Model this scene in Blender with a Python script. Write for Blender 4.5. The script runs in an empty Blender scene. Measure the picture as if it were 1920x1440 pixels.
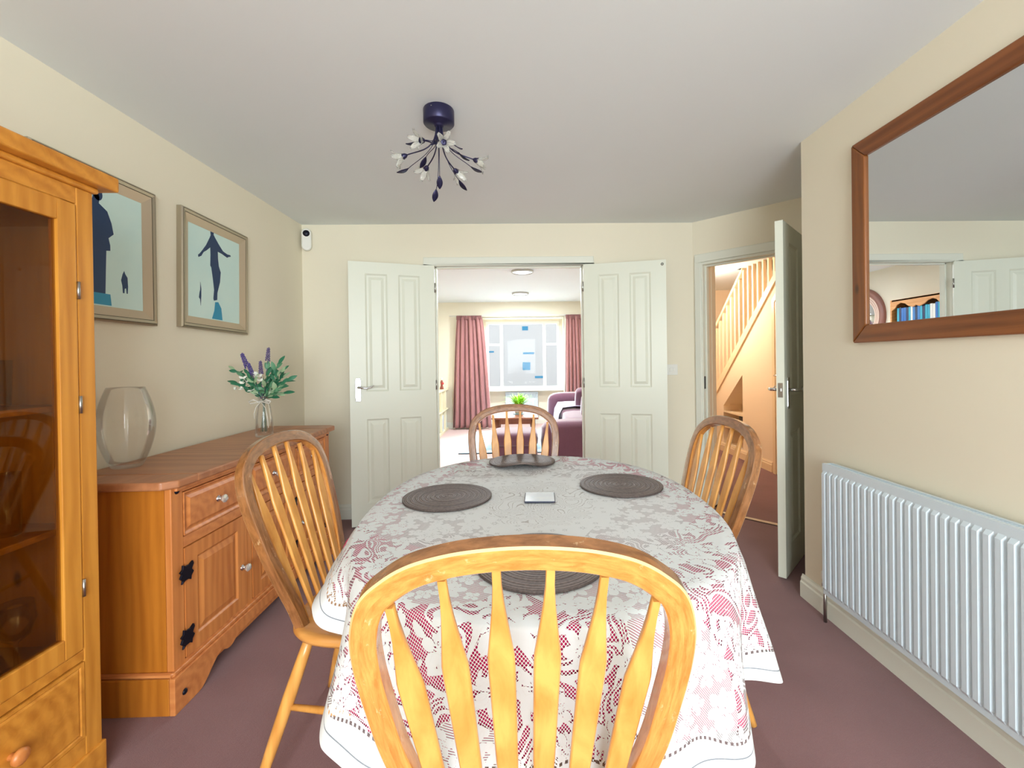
import bpy, bmesh, math, random
from mathutils import Vector, Matrix
random.seed(7)
PI = math.pi
S = bpy.context.scene
COL = S.collection

# ------------------------------------------------------------------ camera
CAM_H = 1.224
yw, pt, rl = math.radians(1.36829), math.radians(-0.29056), math.radians(-0.76223)
F_PX, CX, CY = 830.0, 993.04, 681.16
cy_, sy_, cp_, sp_, cr_, sr_ = math.cos(yw), math.sin(yw), math.cos(pt), math.sin(pt), math.cos(rl), math.sin(rl)
fwd = Vector((sy_*cp_, cy_*cp_, sp_)); rt = Vector((cy_, -sy_, 0)); up = rt.cross(fwd)
r2 = rt*cr_ + up*sr_; u2 = up*cr_ - rt*sr_
cd = bpy.data.cameras.new('camera'); cam = bpy.data.objects.new('camera', cd); COL.objects.link(cam)
M4 = Matrix(((r2.x, u2.x, -fwd.x, 0), (r2.y, u2.y, -fwd.y, 0), (r2.z, u2.z, -fwd.z, CAM_H), (0, 0, 0, 1)))
cam.matrix_world = M4
cd.sensor_width = 36.0; cd.lens = 36.0*F_PX/1920
cd.shift_x = (960-CX)/1920; cd.shift_y = (CY-720)/1920
cd.clip_start = 0.02; cd.clip_end = 200
S.camera = cam

# ------------------------------------------------------------------ world, exposure, daylight and fill
S.view_settings.view_transform = 'Standard'; S.view_settings.look = 'None'
S.view_settings.gamma = 1; S.view_settings.use_curve_mapping = False
S.view_settings.exposure = 0.0
S.cycles.use_denoising = True
S.cycles.diffuse_bounces = 6; S.cycles.max_bounces = 14; S.cycles.transparent_max_bounces = 16
W = bpy.data.worlds.new('sky'); S.world = W; W.use_nodes = True
bg = W.node_tree.nodes['Background']; bg.inputs[0].default_value = (0.90, 0.93, 0.96, 1); bg.inputs[1].default_value = 1.2

def area(name, loc, rot, sx, sy, power, color, spread=180):
    l = bpy.data.lights.new(name, 'AREA'); l.shape = 'RECTANGLE'; l.size = sx; l.size_y = sy
    l.energy = power; l.color = color; l.spread = math.radians(spread)
    o = bpy.data.objects.new(name, l); o.location = loc; o.rotation_euler = rot; COL.objects.link(o); return o
# unseen fill lamp added behind the camera; sky daylight for the bay window
def aim(loc, to):
    return (Vector(to)-Vector(loc)).to_track_quat('-Z', 'Y').to_euler()
area('patio_fill', (0.40, -2.45, 1.2), aim((0.40, -2.45, 1.2), (-0.95, 2.0, 1.2)), 1.9, 2.0, 192, (0.88, 0.96, 1.0))
area('daylight_bay', (0.1, 12.4, 4.0), aim((0.1, 12.4, 4.0), (0.05, 7.6, 1.0)), 7.0, 2.8, 3700, (0.88, 0.96, 1.0))

# ------------------------------------------------------------------ materials
def s2l(c):
    return tuple(((v/255)/12.92 if v/255 <= 0.04045 else ((v/255+0.055)/1.055)**2.4) for v in c)
class NT:
    def __init__(s, name):
        s.m = bpy.data.materials.new(name); s.m.use_nodes = True; s.t = s.m.node_tree
        s.b = s.t.nodes['Principled BSDF']; s.out = s.t.nodes['Material Output']
    def n(s, typ, **kw):
        nd = s.t.nodes.new('ShaderNode'+typ)
        for k, v in kw.items(): setattr(nd, k, v)
        return nd
    def l(s, a, b): s.t.links.new(a, b)
    def put(s, sock, v):
        if isinstance(v, (int, float)): sock.default_value = v if not hasattr(sock.default_value, '__len__') else (v, v, v, 1)
        elif isinstance(v, (tuple, list)):
            sock.default_value = tuple(v)+((1,) if len(sock.default_value) == 4 and len(v) == 3 else ())
        else: s.l(v, sock)
    def math(s, op, a, b=0.0, c=None, clamp=False):
        nd = s.n('Math', operation=op); nd.use_clamp = clamp
        s.put(nd.inputs[0], a); s.put(nd.inputs[1], b)
        if c is not None: s.put(nd.inputs[2], c)
        return nd.outputs[0]
    def coord(s, kind='Object', scale=(1, 1, 1)):
        tc = s.n('TexCoord'); mp = s.n('Mapping'); mp.inputs['Scale'].default_value = scale
        s.l(tc.outputs[kind], mp.inputs[0]); return mp.outputs[0]
    def noise(s, vec, scale=5, detail=3, rough=0.5, dist=0.0):
        nd = s.n('TexNoise'); s.l(vec, nd.inputs['Vector']); nd.inputs['Scale'].default_value = scale
        nd.inputs['Detail'].default_value = detail; nd.inputs['Roughness'].default_value = rough
        nd.inputs['Distortion'].default_value = dist; return nd.outputs['Fac']
    def ramp(s, fac, stops):
        nd = s.n('ValToRGB'); s.l(fac, nd.inputs[0]); e = nd.color_ramp.elements
        while len(e) < len(stops): e.new(0.5)
        for el, (p, c) in zip(e, stops):
            el.position = p; el.color = tuple(c)+(1,) if len(c) == 3 else c
        return nd.outputs[0]
    def mix(s, fac, a, b, mode='MIX'):
        nd = s.n('MixRGB', blend_type=mode); s.put(nd.inputs[0], fac); s.put(nd.inputs[1], a); s.put(nd.inputs[2], b)
        return nd.outputs[0]
    def set(s, **kw):
        names = dict(color='Base Color', rough='Roughness', metal='Metallic', alpha='Alpha', spec='Specular IOR Level',
                     trans='Transmission Weight', ior='IOR', coat='Coat Weight', sheen='Sheen Weight', sss='Subsurface Weight')
        for k, v in kw.items(): s.put(s.b.inputs[names[k]], v)
        return s
    def bump(s, h, strength=0.2, dist=0.01):
        nd = s.n('Bump'); nd.inputs['Strength'].default_value = strength; nd.inputs['Distance'].default_value = dist
        s.l(h, nd.inputs['Height']); s.l(nd.outputs[0], s.b.inputs['Normal'])

def plain(name, rgb, rough=0.5, metal=0.0, **kw):
    t = NT(name); t.set(color=s2l(rgb), rough=rough, metal=metal, **kw); return t.m
def painted(name, rgb, rough=0.6, bump=0.06, scale=60):
    t = NT(name); v = t.coord(); n1 = t.noise(v, 1.3, 2); n2 = t.noise(v, scale, 3)
    c = s2l(rgb); c2 = tuple(x*0.95 for x in c)
    t.set(color=t.mix(n1, c, c2), rough=rough); t.bump(n2, bump, 0.004); return t.m
def wood(name, light, dark, axis='z', rough=0.35, knots=True, grain=1.0, coat=0.0, kdark=None):
    t = NT(name); s = [26*grain, 26*grain, 26*grain]; s['xyz'.index(axis)] = 1.6*grain
    v = t.coord('Object', tuple(s)); big = [4, 4, 4]; big['xyz'.index(axis)] = 0.9
    vb = t.coord('Object', tuple(big))
    n1 = t.noise(v, 1.0, 5, 0.6, 0.6); n2 = t.noise(vb, 1.0, 3, 0.5, 1.2)
    wv = t.n('TexWave', wave_type='RINGS', rings_direction=axis.upper()); t.l(vb, wv.inputs[0])
    wv.inputs['Scale'].default_value = 2.2; wv.inputs['Distortion'].default_value = 5; wv.inputs['Detail'].default_value = 2
    g = t.math('ADD', t.math('MULTIPLY', n1, 0.62), t.math('ADD', t.math('MULTIPLY', n2, 0.3), t.math('MULTIPLY', wv.outputs[1], 0.14)))
    col = t.ramp(g, [(0.34, s2l(dark)), (0.66, s2l(light))])
    if knots:
        ks = [5.0, 5.0, 5.0]; ks['xyz'.index(axis)] = 2.6
        kv = t.n('TexVoronoi'); t.l(t.coord('Object', tuple(ks)), kv.inputs['Vector']); kv.inputs['Scale'].default_value = 1.0
        kf = t.ramp(kv.outputs['Distance'], [(0.03, (1, 1, 1)), (0.075, (0, 0, 0))])
        col = t.mix(t.math('MULTIPLY', kf, 0.75), col, s2l(kdark or tuple(x*0.42 for x in dark)))
    t.set(color=col, rough=rough, coat=coat); t.bump(n1, 0.05, 0.002); return t.m
def glassmat(name, tint=(255, 255, 255), rough=0.0, ior=1.45):
    # clear glass that lets light through straight, with real surface reflection
    t = NT(name); g = t.n('BsdfGlass'); g.inputs['Color'].default_value = s2l(tint)+(1,)
    g.inputs['Roughness'].default_value = rough; g.inputs['IOR'].default_value = ior
    t.l(g.outputs[0], t.out.inputs[0]); return t.m
def panemat(name, tint=(254, 255, 255), refl=0.0, k=0.3):
    # thin sheet of glass: unbent view plus a fresnel reflection
    t = NT(name); tr = t.n('BsdfTransparent'); tr.inputs[0].default_value = s2l(tint)+(1,)
    gl = t.n('BsdfGlossy'); gl.inputs['Roughness'].default_value = 0.0
    fr = t.n('LayerWeight'); fr.inputs[0].default_value = 0.25
    f = t.math('ADD', t.math('MULTIPLY', fr.outputs['Fresnel'], k), refl, clamp=True)
    mx = t.n('MixShader'); t.l(f, mx.inputs[0]); t.l(tr.outputs[0], mx.inputs[1]); t.l(gl.outputs[0], mx.inputs[2])
    t.l(mx.outputs[0], t.out.inputs[0]); return t.m

MT = {}
MT['wall'] = painted('cream wall paint', (232, 225, 205), 0.75)
MT['wall_right'] = painted('cream wall paint greyed for the dimmer wall', (206, 203, 194), 0.75)  # grey of the less lit wall put into the paint colour; unused
MT['ceiling'] = painted('white ceiling paint', (228, 234, 236), 0.8)
MT['gloss'] = painted('off white gloss paint', (226, 228, 216), 0.32, 0.02)
MT['door'] = painted('off white door paint', (224, 227, 212), 0.38, 0.03)
MT['peach'] = painted('peach hall paint', (243, 224, 196), 0.7)
MT['peach_gloss'] = painted('hall gloss paint', (238, 216, 180), 0.4)
t = NT('carpet'); v = t.coord(); n1 = t.noise(v, 420, 3, 0.7); n2 = t.noise(v, 3.2, 3); n3 = t.noise(v, 90, 4, 0.8)
base = t.ramp(n2, [(0.3, s2l((143, 103, 103))), (0.7, s2l((158, 116, 116)))])
col = t.mix(t.math('MULTIPLY', n1, 0.55), base, s2l((96, 62, 64)))
sp = t.math('GREATER_THAN', t.noise(v, 700, 1), 0.70)
t.set(color=t.mix(t.math('MULTIPLY', sp, 0.5), col, s2l((196, 160, 156))), rough=1.0, sheen=0.25, spec=0.1)
t.bump(t.math('ADD', n1, n3), 0.6, 0.006); MT['carpet'] = t.m
t = NT('living carpet'); v = t.coord(); n1 = t.noise(v, 300, 3)
t.set(color=t.mix(n1, s2l((214, 190, 184)), s2l((190, 162, 160))), rough=1.0); t.bump(n1, 0.4, 0.005); MT['carpet_living'] = t.m
MT['oak'] = wood('golden oak', (222, 162, 84), (192, 128, 56), 'z', 0.3, False, 1.4, 0.25)
MT['oak_x'] = wood('golden oak seat', (218, 156, 84), (188, 122, 56), 'y', 0.3, False, 1.2, 0.25)
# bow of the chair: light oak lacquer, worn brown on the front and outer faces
MT['bow_edge'] = plain('worn bow edge with painted highlight', (214, 178, 124), 0.35)  # edge wear, with the bevel highlight painted into its colour
def bowmat(name, c1, c2, wear):
    t = NT(name); v = t.coord('UV', (9, 130, 1)); n = t.noise(v, 1, 5, 0.65, 0.4); v2 = t.coord('UV', (14, 60, 1)); n2 = t.noise(v2, 1, 5, 0.75)
    col = t.ramp(n, [(0.35, s2l(c2)), (0.65, s2l(c1))])
    w = t.ramp(n2, [(0.62, (0, 0, 0)), (0.72, (1, 1, 1))])
    t.set(color=t.mix(t.math('MULTIPLY', w, wear), col, s2l((235, 208, 160))), rough=0.24, coat=0.9)
    t.b.inputs['Coat Roughness'].default_value = 0.12
    t.bump(n2, 0.1, 0.003); return t.m
MT['bow_light'] = bowmat('bow oak', (216, 152, 78), (184, 118, 52), 0.5)
MT['bow_dark'] = bowmat('bow brown', (156, 104, 60), (118, 74, 38), 0.5)
MT['pine_side'] = wood('waxed pine side', (186, 114, 36), (158, 90, 24), 'z', 0.4, False)
MT['pine_v'] = wood('waxed pine upright', (212, 138, 74), (184, 108, 52), 'z', 0.38, True)
MT['pine_y'] = wood('waxed pine rail', (212, 138, 78), (184, 108, 56), 'y', 0.38, True)
MT['pine_top'] = wood('waxed pine top', (182, 124, 84), (146, 92, 60), 'y', 0.36, False)
MT['pine_topx'] = wood('waxed pine breadboard end', (180, 120, 80), (148, 94, 60), 'x', 0.36, False)
MT['cab_v'] = wood('honey pine upright', (208, 142, 54), (178, 110, 32), 'z', 0.35, True)
MT['cab_y'] = wood('honey pine rail', (208, 140, 52), (176, 108, 32), 'y', 0.35, True)
MT['mirror_z'] = wood('brown pine frame upright', (140, 84, 38), (108, 60, 22), 'z', 0.35, True)
MT['mirror_y'] = wood('brown pine frame rail', (144, 86, 42), (106, 58, 24), 'y', 0.35, True)
MT['shelf_pine'] = wood('orange pine', (230, 166, 100), (204, 136, 72), 'y', 0.45, True)
MT['table_wood'] = wood('table oak', (190, 130, 70), (150, 96, 48), 'y', 0.35, False)
MT['coffee_wood'] = wood('coffee table wood', (150, 92, 62), (120, 68, 44), 'z', 0.35, False)
MT['iron'] = plain('black iron', (22, 24, 40), 0.42, 0.6)
MT['navy_metal'] = plain('dark navy metal', (44, 42, 74), 0.35, 0.5)
MT['chrome'] = plain('chrome', (220, 222, 226), 0.1, 1.0)
MT['brushed'] = plain('brushed steel', (176, 176, 172), 0.3, 1.0)
MT['silver_frame'] = plain('aged silver frame', (178, 168, 148), 0.34, 0.75)
MT['silver_dark'] = plain('dark frame line', (92, 86, 74), 0.4, 0.5)
MT['silver_bevel'] = plain('champagne frame bevel', (196, 180, 156), 0.38, 0.55)
MT['white_plastic'] = plain('white plastic', (232, 232, 226), 0.35)
MT['black_plastic'] = plain('black plastic', (18, 20, 26), 0.3)
MT['rad'] = plain('white radiator enamel with painted daylight tint', (208, 222, 231), 0.28)  # blue cast of the window daylight mixed into the white base colour
MT['mirror'] = plain('mirror silver', (228, 232, 234), 0.0, 1.0)
MT['glass'] = panemat('clear glass', (254, 254, 254), 0.012, 0.45)
MT['pane'] = panemat('pane glass')
MT['smoked'] = panemat('cabinet glass', (226, 214, 190), 0.02, 0.35)
MT['dark_inside'] = plain('pine lining', (172, 128, 84), 0.6)
MT['crystal'] = glassmat('crystal', (255, 255, 255), 0.02, 1.5)
t = NT('placemat'); v = t.n('TexCoord').outputs['Object']; ln = t.n('VectorMath', operation='LENGTH'); t.l(v, ln.inputs[0])
r_ = t.math('SINE', t.math('MULTIPLY', ln.outputs[1], 1050.0)); n = t.noise(v, 160, 3)
f = t.math('ADD', t.math('MULTIPLY', r_, 0.28), t.math('MULTIPLY', n, 0.9))
t.set(color=t.ramp(f, [(0.15, s2l((74, 63, 60))), (0.75, s2l((124, 110, 105)))]), rough=0.6); t.bump(r_, 0.3, 0.0015); MT['mat'] = t.m
MT['under'] = plain('magenta undercloth', (206, 22, 100), 0.8)

# lace: white threads with open mesh, flowers and scrolls; UV carries flat cloth metres, uv2 = (rho, distance to hem)
def lace():
    t = NT('white lace'); uv = t.n('UVMap'); uv.uv_map = 'flat'; uz = t.n('UVMap'); uz.uv_map = 'zone'
    P = uv.outputs[0]; z = t.n('SeparateXYZ'); t.l(uz.outputs[0], z.inputs[0]); rho, hem = z.outputs[0], z.outputs[1]
    # gentle distortion
    nz = t.n('TexNoise'); t.l(P, nz.inputs['Vector']); nz.inputs['Scale'].default_value = 5; nz.inputs['Detail'].default_value = 1
    sub = t.n('VectorMath', operation='SUBTRACT'); t.l(nz.outputs['Color'], sub.inputs[0]); sub.inputs[1].default_value = (.5, .5, .5)
    sc = t.n('VectorMath', operation='SCALE'); t.l(sub.outputs[0], sc.inputs[0]); sc.inputs['Scale'].default_value = 0.03
    ad = t.n('VectorMath', operation='ADD'); t.l(P, ad.inputs[0]); t.l(sc.outputs[0], ad.inputs[1]); Q = ad.outputs[0]
    def sep(vec):
        s_ = t.n('SeparateXYZ'); t.l(vec, s_.inputs[0]); return s_.outputs[0], s_.outputs[1]
    px, py = sep(P)
    # open mesh: hexagonal dots
    k = 2*PI/0.0105
    a = t.math('SINE', t.math('MULTIPLY', t.math('ADD', px, py), k*0.72)); b = t.math('SINE', t.math('MULTIPLY', t.math('SUBTRACT', px, py), k*0.72))
    holes = t.math('GREATER_THAN', t.math('MULTIPLY', t.math('ABSOLUTE', a), t.math('ABSOLUTE', b)), 0.29)
    # fine ribbed net
    net = t.math('GREATER_THAN', t.math('SINE', t.math('MULTIPLY', t.math('ADD', t.math('MULTIPLY', px, 0.35), py), 2*PI/0.0042)), 0.25)
    # flowers
    def flowers(scale, r0, amp, petals):
        vo = t.n('TexVoronoi', voronoi_dimensions='2D'); t.l(Q, vo.inputs['Vector']); vo.inputs['Scale'].default_value = scale
        vo.inputs['Randomness'].default_value = 0.75
        d = t.n('VectorMath', operation='SUBTRACT'); t.l(Q, d.inputs[0]); t.l(vo.outputs['Position'], d.inputs[1])
        dx, dy = sep(d.outputs[0]); ang = t.math('ARCTAN2', dy, dx); r = vo.outputs['Distance']
        cc = t.n('SeparateXYZ'); t.l(vo.outputs['Color'], cc.inputs[0])
        lob = t.math('ABSOLUTE', t.math('SINE', t.math('ADD', t.math('MULTIPLY', ang, petals/2), t.math('MULTIPLY', cc.outputs[0], 6))))
        rad = t.math('MULTIPLY', t.math('ADD', r0, t.math('MULTIPLY', lob, amp)), t.math('ADD', 0.75, t.math('MULTIPLY', cc.outputs[1], 0.5)))
        inside = t.math('LESS_THAN', r, rad); q = t.math('DIVIDE', r, rad)
        ring = t.math('MULTIPLY', t.math('GREATER_THAN', q, 0.22), t.math('LESS_THAN', q, 0.36))
        ring = t.math('MULTIPLY', ring, t.math('GREATER_THAN', t.math('SINE', t.math('MULTIPLY', ang, 9)), 0.0))
        gap = t.math('MULTIPLY', t.math('LESS_THAN', lob, 0.10), t.math('GREATER_THAN', q, 0.36))
        return t.math('SUBTRACT', inside, t.math('MAXIMUM', ring, gap), clamp=True), inside
    fl1, in1 = flowers(12.0, 0.22, 0.22, 6); fl2, in2 = flowers(22.0, 0.22, 0.24, 4)
    # scrolls: contour bands of smooth noise
    n1 = t.n('TexNoise', noise_dimensions='2D'); t.l(P, n1.inputs['Vector']); n1.inputs['Scale'].default_value = 9; n1.inputs['Detail'].default_value = 0.4; n1.inputs['Distortion'].default_value = 1.4
    sw = t.math('SINE', t.math('MULTIPLY', n1.outputs['Fac'], 42)); scroll = t.math('GREATER_THAN', sw, 0.30)
    edge = t.math('LESS_THAN', t.math('ABSOLUTE', t.math('SUBTRACT', sw, 0.30)), 0.16)
    # zone masks
    def band(v, lo, hi): return t.math('MULTIPLY', t.math('GREATER_THAN', v, lo), t.math('LESS_THAN', v, hi))
    ang0 = t.math('ARCTAN2', py, px)
    wob = t.math('MULTIPLY', t.math('SINE', t.math('MULTIPLY', ang0, 16)), 0.018)
    rw = t.math('ADD', rho, wob)
    # net patches between scroll bands
    np_ = t.n('TexNoise', noise_dimensions='2D'); t.l(P, np_.inputs['Vector']); np_.inputs['Scale'].default_value = 3.2; np_.inputs['Detail'].default_value = 0
    netzone = t.math('GREATER_THAN', np_.outputs['Fac'], t.math('ADD', 0.53, t.math('MULTIPLY', t.math('GREATER_THAN', rho, 0.98), 0.05)))
    solid_open = t.math('MAXIMUM', fl1, scroll)                 # mesh zone solids
    cover_mesh = t.math('MAXIMUM', solid_open, t.math('SUBTRACT', 1.0, holes))
    cover_net = t.math('MAXIMUM', t.math('MAXIMUM', fl2, fl1), t.math('SUBTRACT', 1.0, t.math('MULTIPLY', net, 0.75)))
    outer = t.n('MixRGB'); t.l(netzone, outer.inputs[0]); t.l(cover_mesh, outer.inputs[1]); t.l(cover_net, outer.inputs[2])
    cover = outer.outputs[0]
    # centre medallion: close lace, thin lines only
    line = t.math('LESS_THAN', t.math('ABSOLUTE', sw), 0.22)
    cover_c = t.math('SUBTRACT', 1.0, t.math('MULTIPLY', t.math('MULTIPLY', line, holes), 0.8))
    inner = t.math('LESS_THAN', rw, 0.34)
    ringz = band(rw, 0.34, 0.47)
    fl2c = t.math('SUBTRACT', 1.0, t.math('MULTIPLY', t.math('SUBTRACT', in2, fl2, clamp=True), 0.5))
    def mixv(f, a_, b_):
        m_ = t.n('MixRGB'); t.put(m_.inputs[0], f); t.put(m_.inputs[1], a_); t.put(m_.inputs[2], b_); return m_.outputs[0]
    cover = mixv(inner, cover, cover_c); cover = mixv(ringz, cover, fl2c)
    # top zone is denser than the drape
    # hem: plain band with a dark piping line and a dotted scallop above it
    hw = t.math('ADD', hem, t.math('MULTIPLY', t.math('SINE', t.math('MULTIPLY', ang0, 22)), 0.010))
    plainz = t.math('LESS_THAN', hw, 0.060); cover = mixv(plainz, cover, 1.0)
    dots = t.math('MULTIPLY', band(hw, 0.060, 0.066), t.math('GREATER_THAN', t.math('SINE', t.math('MULTIPLY', ang0, 420)), 0.0))
    cover = mixv(dots, cover, 0.1)
    # the middle of the cloth is knitted closer than its border
    mr_ = t.n('MapRange'); t.l(rw, mr_.inputs[0]); mr_.inputs[1].default_value = 0.70; mr_.inputs[2].default_value = 0.98; mr_.inputs[3].default_value = 0.50; mr_.inputs[4].default_value = 0.0
    cover = t.math('MAXIMUM', cover, mr_.outputs[0])
    pipe = band(hem, 0.026, 0.0285)
    c0 = mixv(pipe, s2l((213, 215, 216)), s2l((120, 126, 134)))
    c0 = mixv(t.math('MULTIPLY', t.math('MULTIPLY', edge, t.math('GREATER_THAN', rho, 0.47)), 0.10), c0, s2l((200, 190, 180)))
    c0 = mixv(t.math('MULTIPLY', t.math('MULTIPLY', line, inner), 0.35), c0, s2l((186, 176, 164)))
    t.set(color=c0, rough=0.85, alpha=cover)
    t.bump(cover, 0.25, 0.002)
    return t.m
MT['lace'] = lace()

# ------------------------------------------------------------------ builders
def link(o, parent=None):
    COL.objects.link(o)
    if parent is not None: o.parent = parent
    return o
def tag(o, label=None, cat=None, group=None, kind=None):
    if label: o['label'] = label
    if cat: o['category'] = cat
    if group: o['group'] = group
    if kind: o['kind'] = kind
    return o
def empty(name, loc=(0, 0, 0), rz=0.0, label=None, cat=None, group=None):
    o = bpy.data.objects.new(name, None); o.location = loc; o.rotation_euler = (0, 0, rz); o.empty_display_size = 0.05
    link(o); tag(o, label, cat, group); return o
class MB:
    def __init__(s): s.bm = bmesh.new()
    def box(s, x0, x1, y0, y1, z0, z1, mi=0):
        vs = [s.bm.verts.new(p) for p in ((x0, y0, z0), (x1, y0, z0), (x1, y1, z0), (x0, y1, z0), (x0, y0, z1), (x1, y0, z1), (x1, y1, z1), (x0, y1, z1))]
        for f in ((0, 3, 2, 1), (4, 5, 6, 7), (0, 1, 5, 4), (1, 2, 6, 5), (2, 3, 7, 6), (3, 0, 4, 7)):
            fc = s.bm.faces.new([vs[i] for i in f]); fc.material_index = mi
        return s
    def prism(s, pts, d0, d1, axis='z', mi=0):
        def P(u, v, d): return {'z': (u, v, d), 'x': (d, u, v), 'y': (u, d, v)}[axis]
        a = [s.bm.verts.new(P(u, v, d0)) for u, v in pts]; b = [s.bm.verts.new(P(u, v, d1)) for u, v in pts]; n = len(pts)
        fs = [s.bm.faces.new(a[::-1]), s.bm.faces.new(b)]
        for i in range(n): fs.append(s.bm.faces.new((a[i], a[(i+1) % n], b[(i+1) % n], b[i])))
        for f in fs: f.material_index = mi
        return s
    def lathe(s, prof, n=32, cx=0, cy=0, cz=0, axis='z', cap=True, mi=0, a0=0.0, a1=2*PI):
        full = abs(a1-a0-2*PI) < 1e-6; rings = []
        for r, z in prof:
            ring = []
            for i in range(n if full else n+1):
                a = a0+(a1-a0)*i/n; u, v = r*math.cos(a), r*math.sin(a)
                p = {'z': (cx+u, cy+v, cz+z), 'x': (cx+z, cy+u, cz+v), 'y': (cx+u, cy+z, cz-v)}[axis]
                ring.append(s.bm.verts.new(p))
            rings.append(ring)
        for q in range(len(rings)-1):
            m = len(rings[q])
            for i in range(m if full else m-1):
                f = s.bm.faces.new((rings[q][i], rings[q][(i+1) % m], rings[q+1][(i+1) % m], rings[q+1][i])); f.material_index = mi; f.smooth = True
        if cap and full:
            if prof[0][0] > 1e-5: s.bm.faces.new(rings[0][::-1]).material_index = mi
            if prof[-1][0] > 1e-5: s.bm.faces.new(rings[-1]).material_index = mi
        return s
    def tube(s, pts, rad, n=8, mi=0, cap=True):
        pts = [Vector(p) for p in pts]; m = len(pts)
        rads = rad if isinstance(rad, (list, tuple)) else [rad]*m
        tang = [(pts[min(i+1, m-1)]-pts[max(i-1, 0)]).normalized() for i in range(m)]
        nrm = tang[0].orthogonal().normalized(); rings = []
        for i in range(m):
            nrm = (nrm - tang[i]*nrm.dot(tang[i])).normalized(); bn = tang[i].cross(nrm)
            rings.append([s.bm.verts.new(pts[i]+(nrm*math.cos(2*PI*k/n)+bn*math.sin(2*PI*k/n))*rads[i]) for k in range(n)])
        for i in range(m-1):
            for k in range(n):
                f = s.bm.faces.new((rings[i][k], rings[i][(k+1) % n], rings[i+1][(k+1) % n], rings[i+1][k])); f.smooth = True; f.material_index = mi
        if cap:
            s.bm.faces.new(rings[0][::-1]).material_index = mi; s.bm.faces.new(rings[-1]).material_index = mi
        return s
    def grid(s, rows, mi=0, smooth=True, closed=False):
        vr = [[s.bm.verts.new(p) for p in r] for r in rows]
        for i in range(len(vr)-1):
            m = len(vr[i])
            for k in range(m if closed else m-1):
                f = s.bm.faces.new((vr[i][k], vr[i][(k+1) % m], vr[i+1][(k+1) % m], vr[i+1][k])); f.smooth = smooth; f.material_index = mi
        return s
    def ball(s, c, r, n=16, mi=0, sz=1.0):
        m = n//2; return s.lathe([(max(r*math.sin(PI*i/m), 1e-6), -r*sz*math.cos(PI*i/m)) for i in range(m+1)], n, *c, cap=False, mi=mi)
    def build(s, name, mat, parent=None, bevel=0.0, seg=2, smooth=False, loc=None, solid=0.0, sub=0):
        bmesh.ops.remove_doubles(s.bm, verts=s.bm.verts, dist=1e-6)
        bmesh.ops.recalc_face_normals(s.bm, faces=s.bm.faces)
        me = bpy.data.meshes.new(name); s.bm.to_mesh(me); s.bm.free()
        for m_ in (mat if isinstance(mat, (list, tuple)) else [mat]): me.materials.append(m_)
        if smooth:
            for p in me.polygons: p.use_smooth = True
        o = bpy.data.objects.new(name, me); link(o, parent)
        if loc: o.location = loc
        if solid: md = o.modifiers.new('s', 'SOLIDIFY'); md.thickness = solid; md.offset = 0
        if bevel: md = o.modifiers.new('b', 'BEVEL'); md.width = bevel; md.segments = seg; md.limit_method = 'ANGLE'; md.angle_limit = math.radians(40)
        if sub: md = o.modifiers.new('u', 'SUBSURF'); md.levels = sub; md.render_levels = sub
        return o
def struct(o, label=None):
    o['kind'] = 'structure'
    if label: o['label'] = label
    return o
def copy_tree(o, parent=None):
    c = o.copy(); COL.objects.link(c)
    if parent is not None: c.parent = parent
    for ch in list(o.children): copy_tree(ch, c)
    return c
# a board lying in the local XZ plane (front towards -y) with moulded panels on front and back
def panel_board(mb, w, h, t, rects, dep=0.008, m1=0.012, m2=0.014, m3=0.02, x0=0.0, z0=0.0, both=True, mi=0, lift=0.002):
    xs = sorted({0.0, w} | {r[0] for r in rects} | {r[1] for r in rects}); zs = sorted({0.0, h} | {r[2] for r in rects} | {r[3] for r in rects})
    bm = mb.bm
    def q(pts, y):
        f = bm.faces.new([bm.verts.new((x0+a, yy, z0+b)) for (a, b), yy in zip(pts, y)]); f.material_index = mi
    for side in ((0, 1) if both else (0,)):
        yf = 0.0 if side == 0 else t; sg = 1 if side == 0 else -1
        for i in range(len(xs)-1):
            for j in range(len(zs)-1):
                a, b, c, d = xs[i], xs[i+1], zs[j], zs[j+1]
                if any(abs(a-r[0]) < 1e-6 and abs(b-r[1]) < 1e-6 and abs(c-r[2]) < 1e-6 and abs(d-r[3]) < 1e-6 for r in rects):
                    lv = [(0, 0), (m1, dep), (m1+m2, dep), (m1+m2+m3, lift)]
                    for k in range(3):
                        e0, y0 = lv[k]; e1, y1 = lv[k+1]; A, B = yf+sg*y0, yf+sg*y1
                        o_ = [(a+e0, c+e0), (b-e0, c+e0), (b-e0, d-e0), (a+e0, d-e0)]; i_ = [(a+e1, c+e1), (b-e1, c+e1), (b-e1, d-e1), (a+e1, d-e1)]
                        for n in range(4): q([o_[n], o_[(n+1) % 4], i_[(n+1) % 4], i_[n]], [A, A, B, B])
                    e = lv[3][0]; q([(a+e, c+e), (b-e, c+e), (b-e, d-e), (a+e, d-e)], [yf+sg*lv[3][1]]*4)
                else: q([(a, c), (b, c), (b, d), (a, d)], [yf]*4)
    if not both: q([(0, 0), (w, 0), (w, h), (0, h)], [t]*4)
    for p, r in (((0, 0), (w, 0)), ((w, 0), (w, h)), ((w, h), (0, h)), ((0, h), (0, 0))): q([p, r, r, p], [0, 0, t, t])
    return mb

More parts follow.
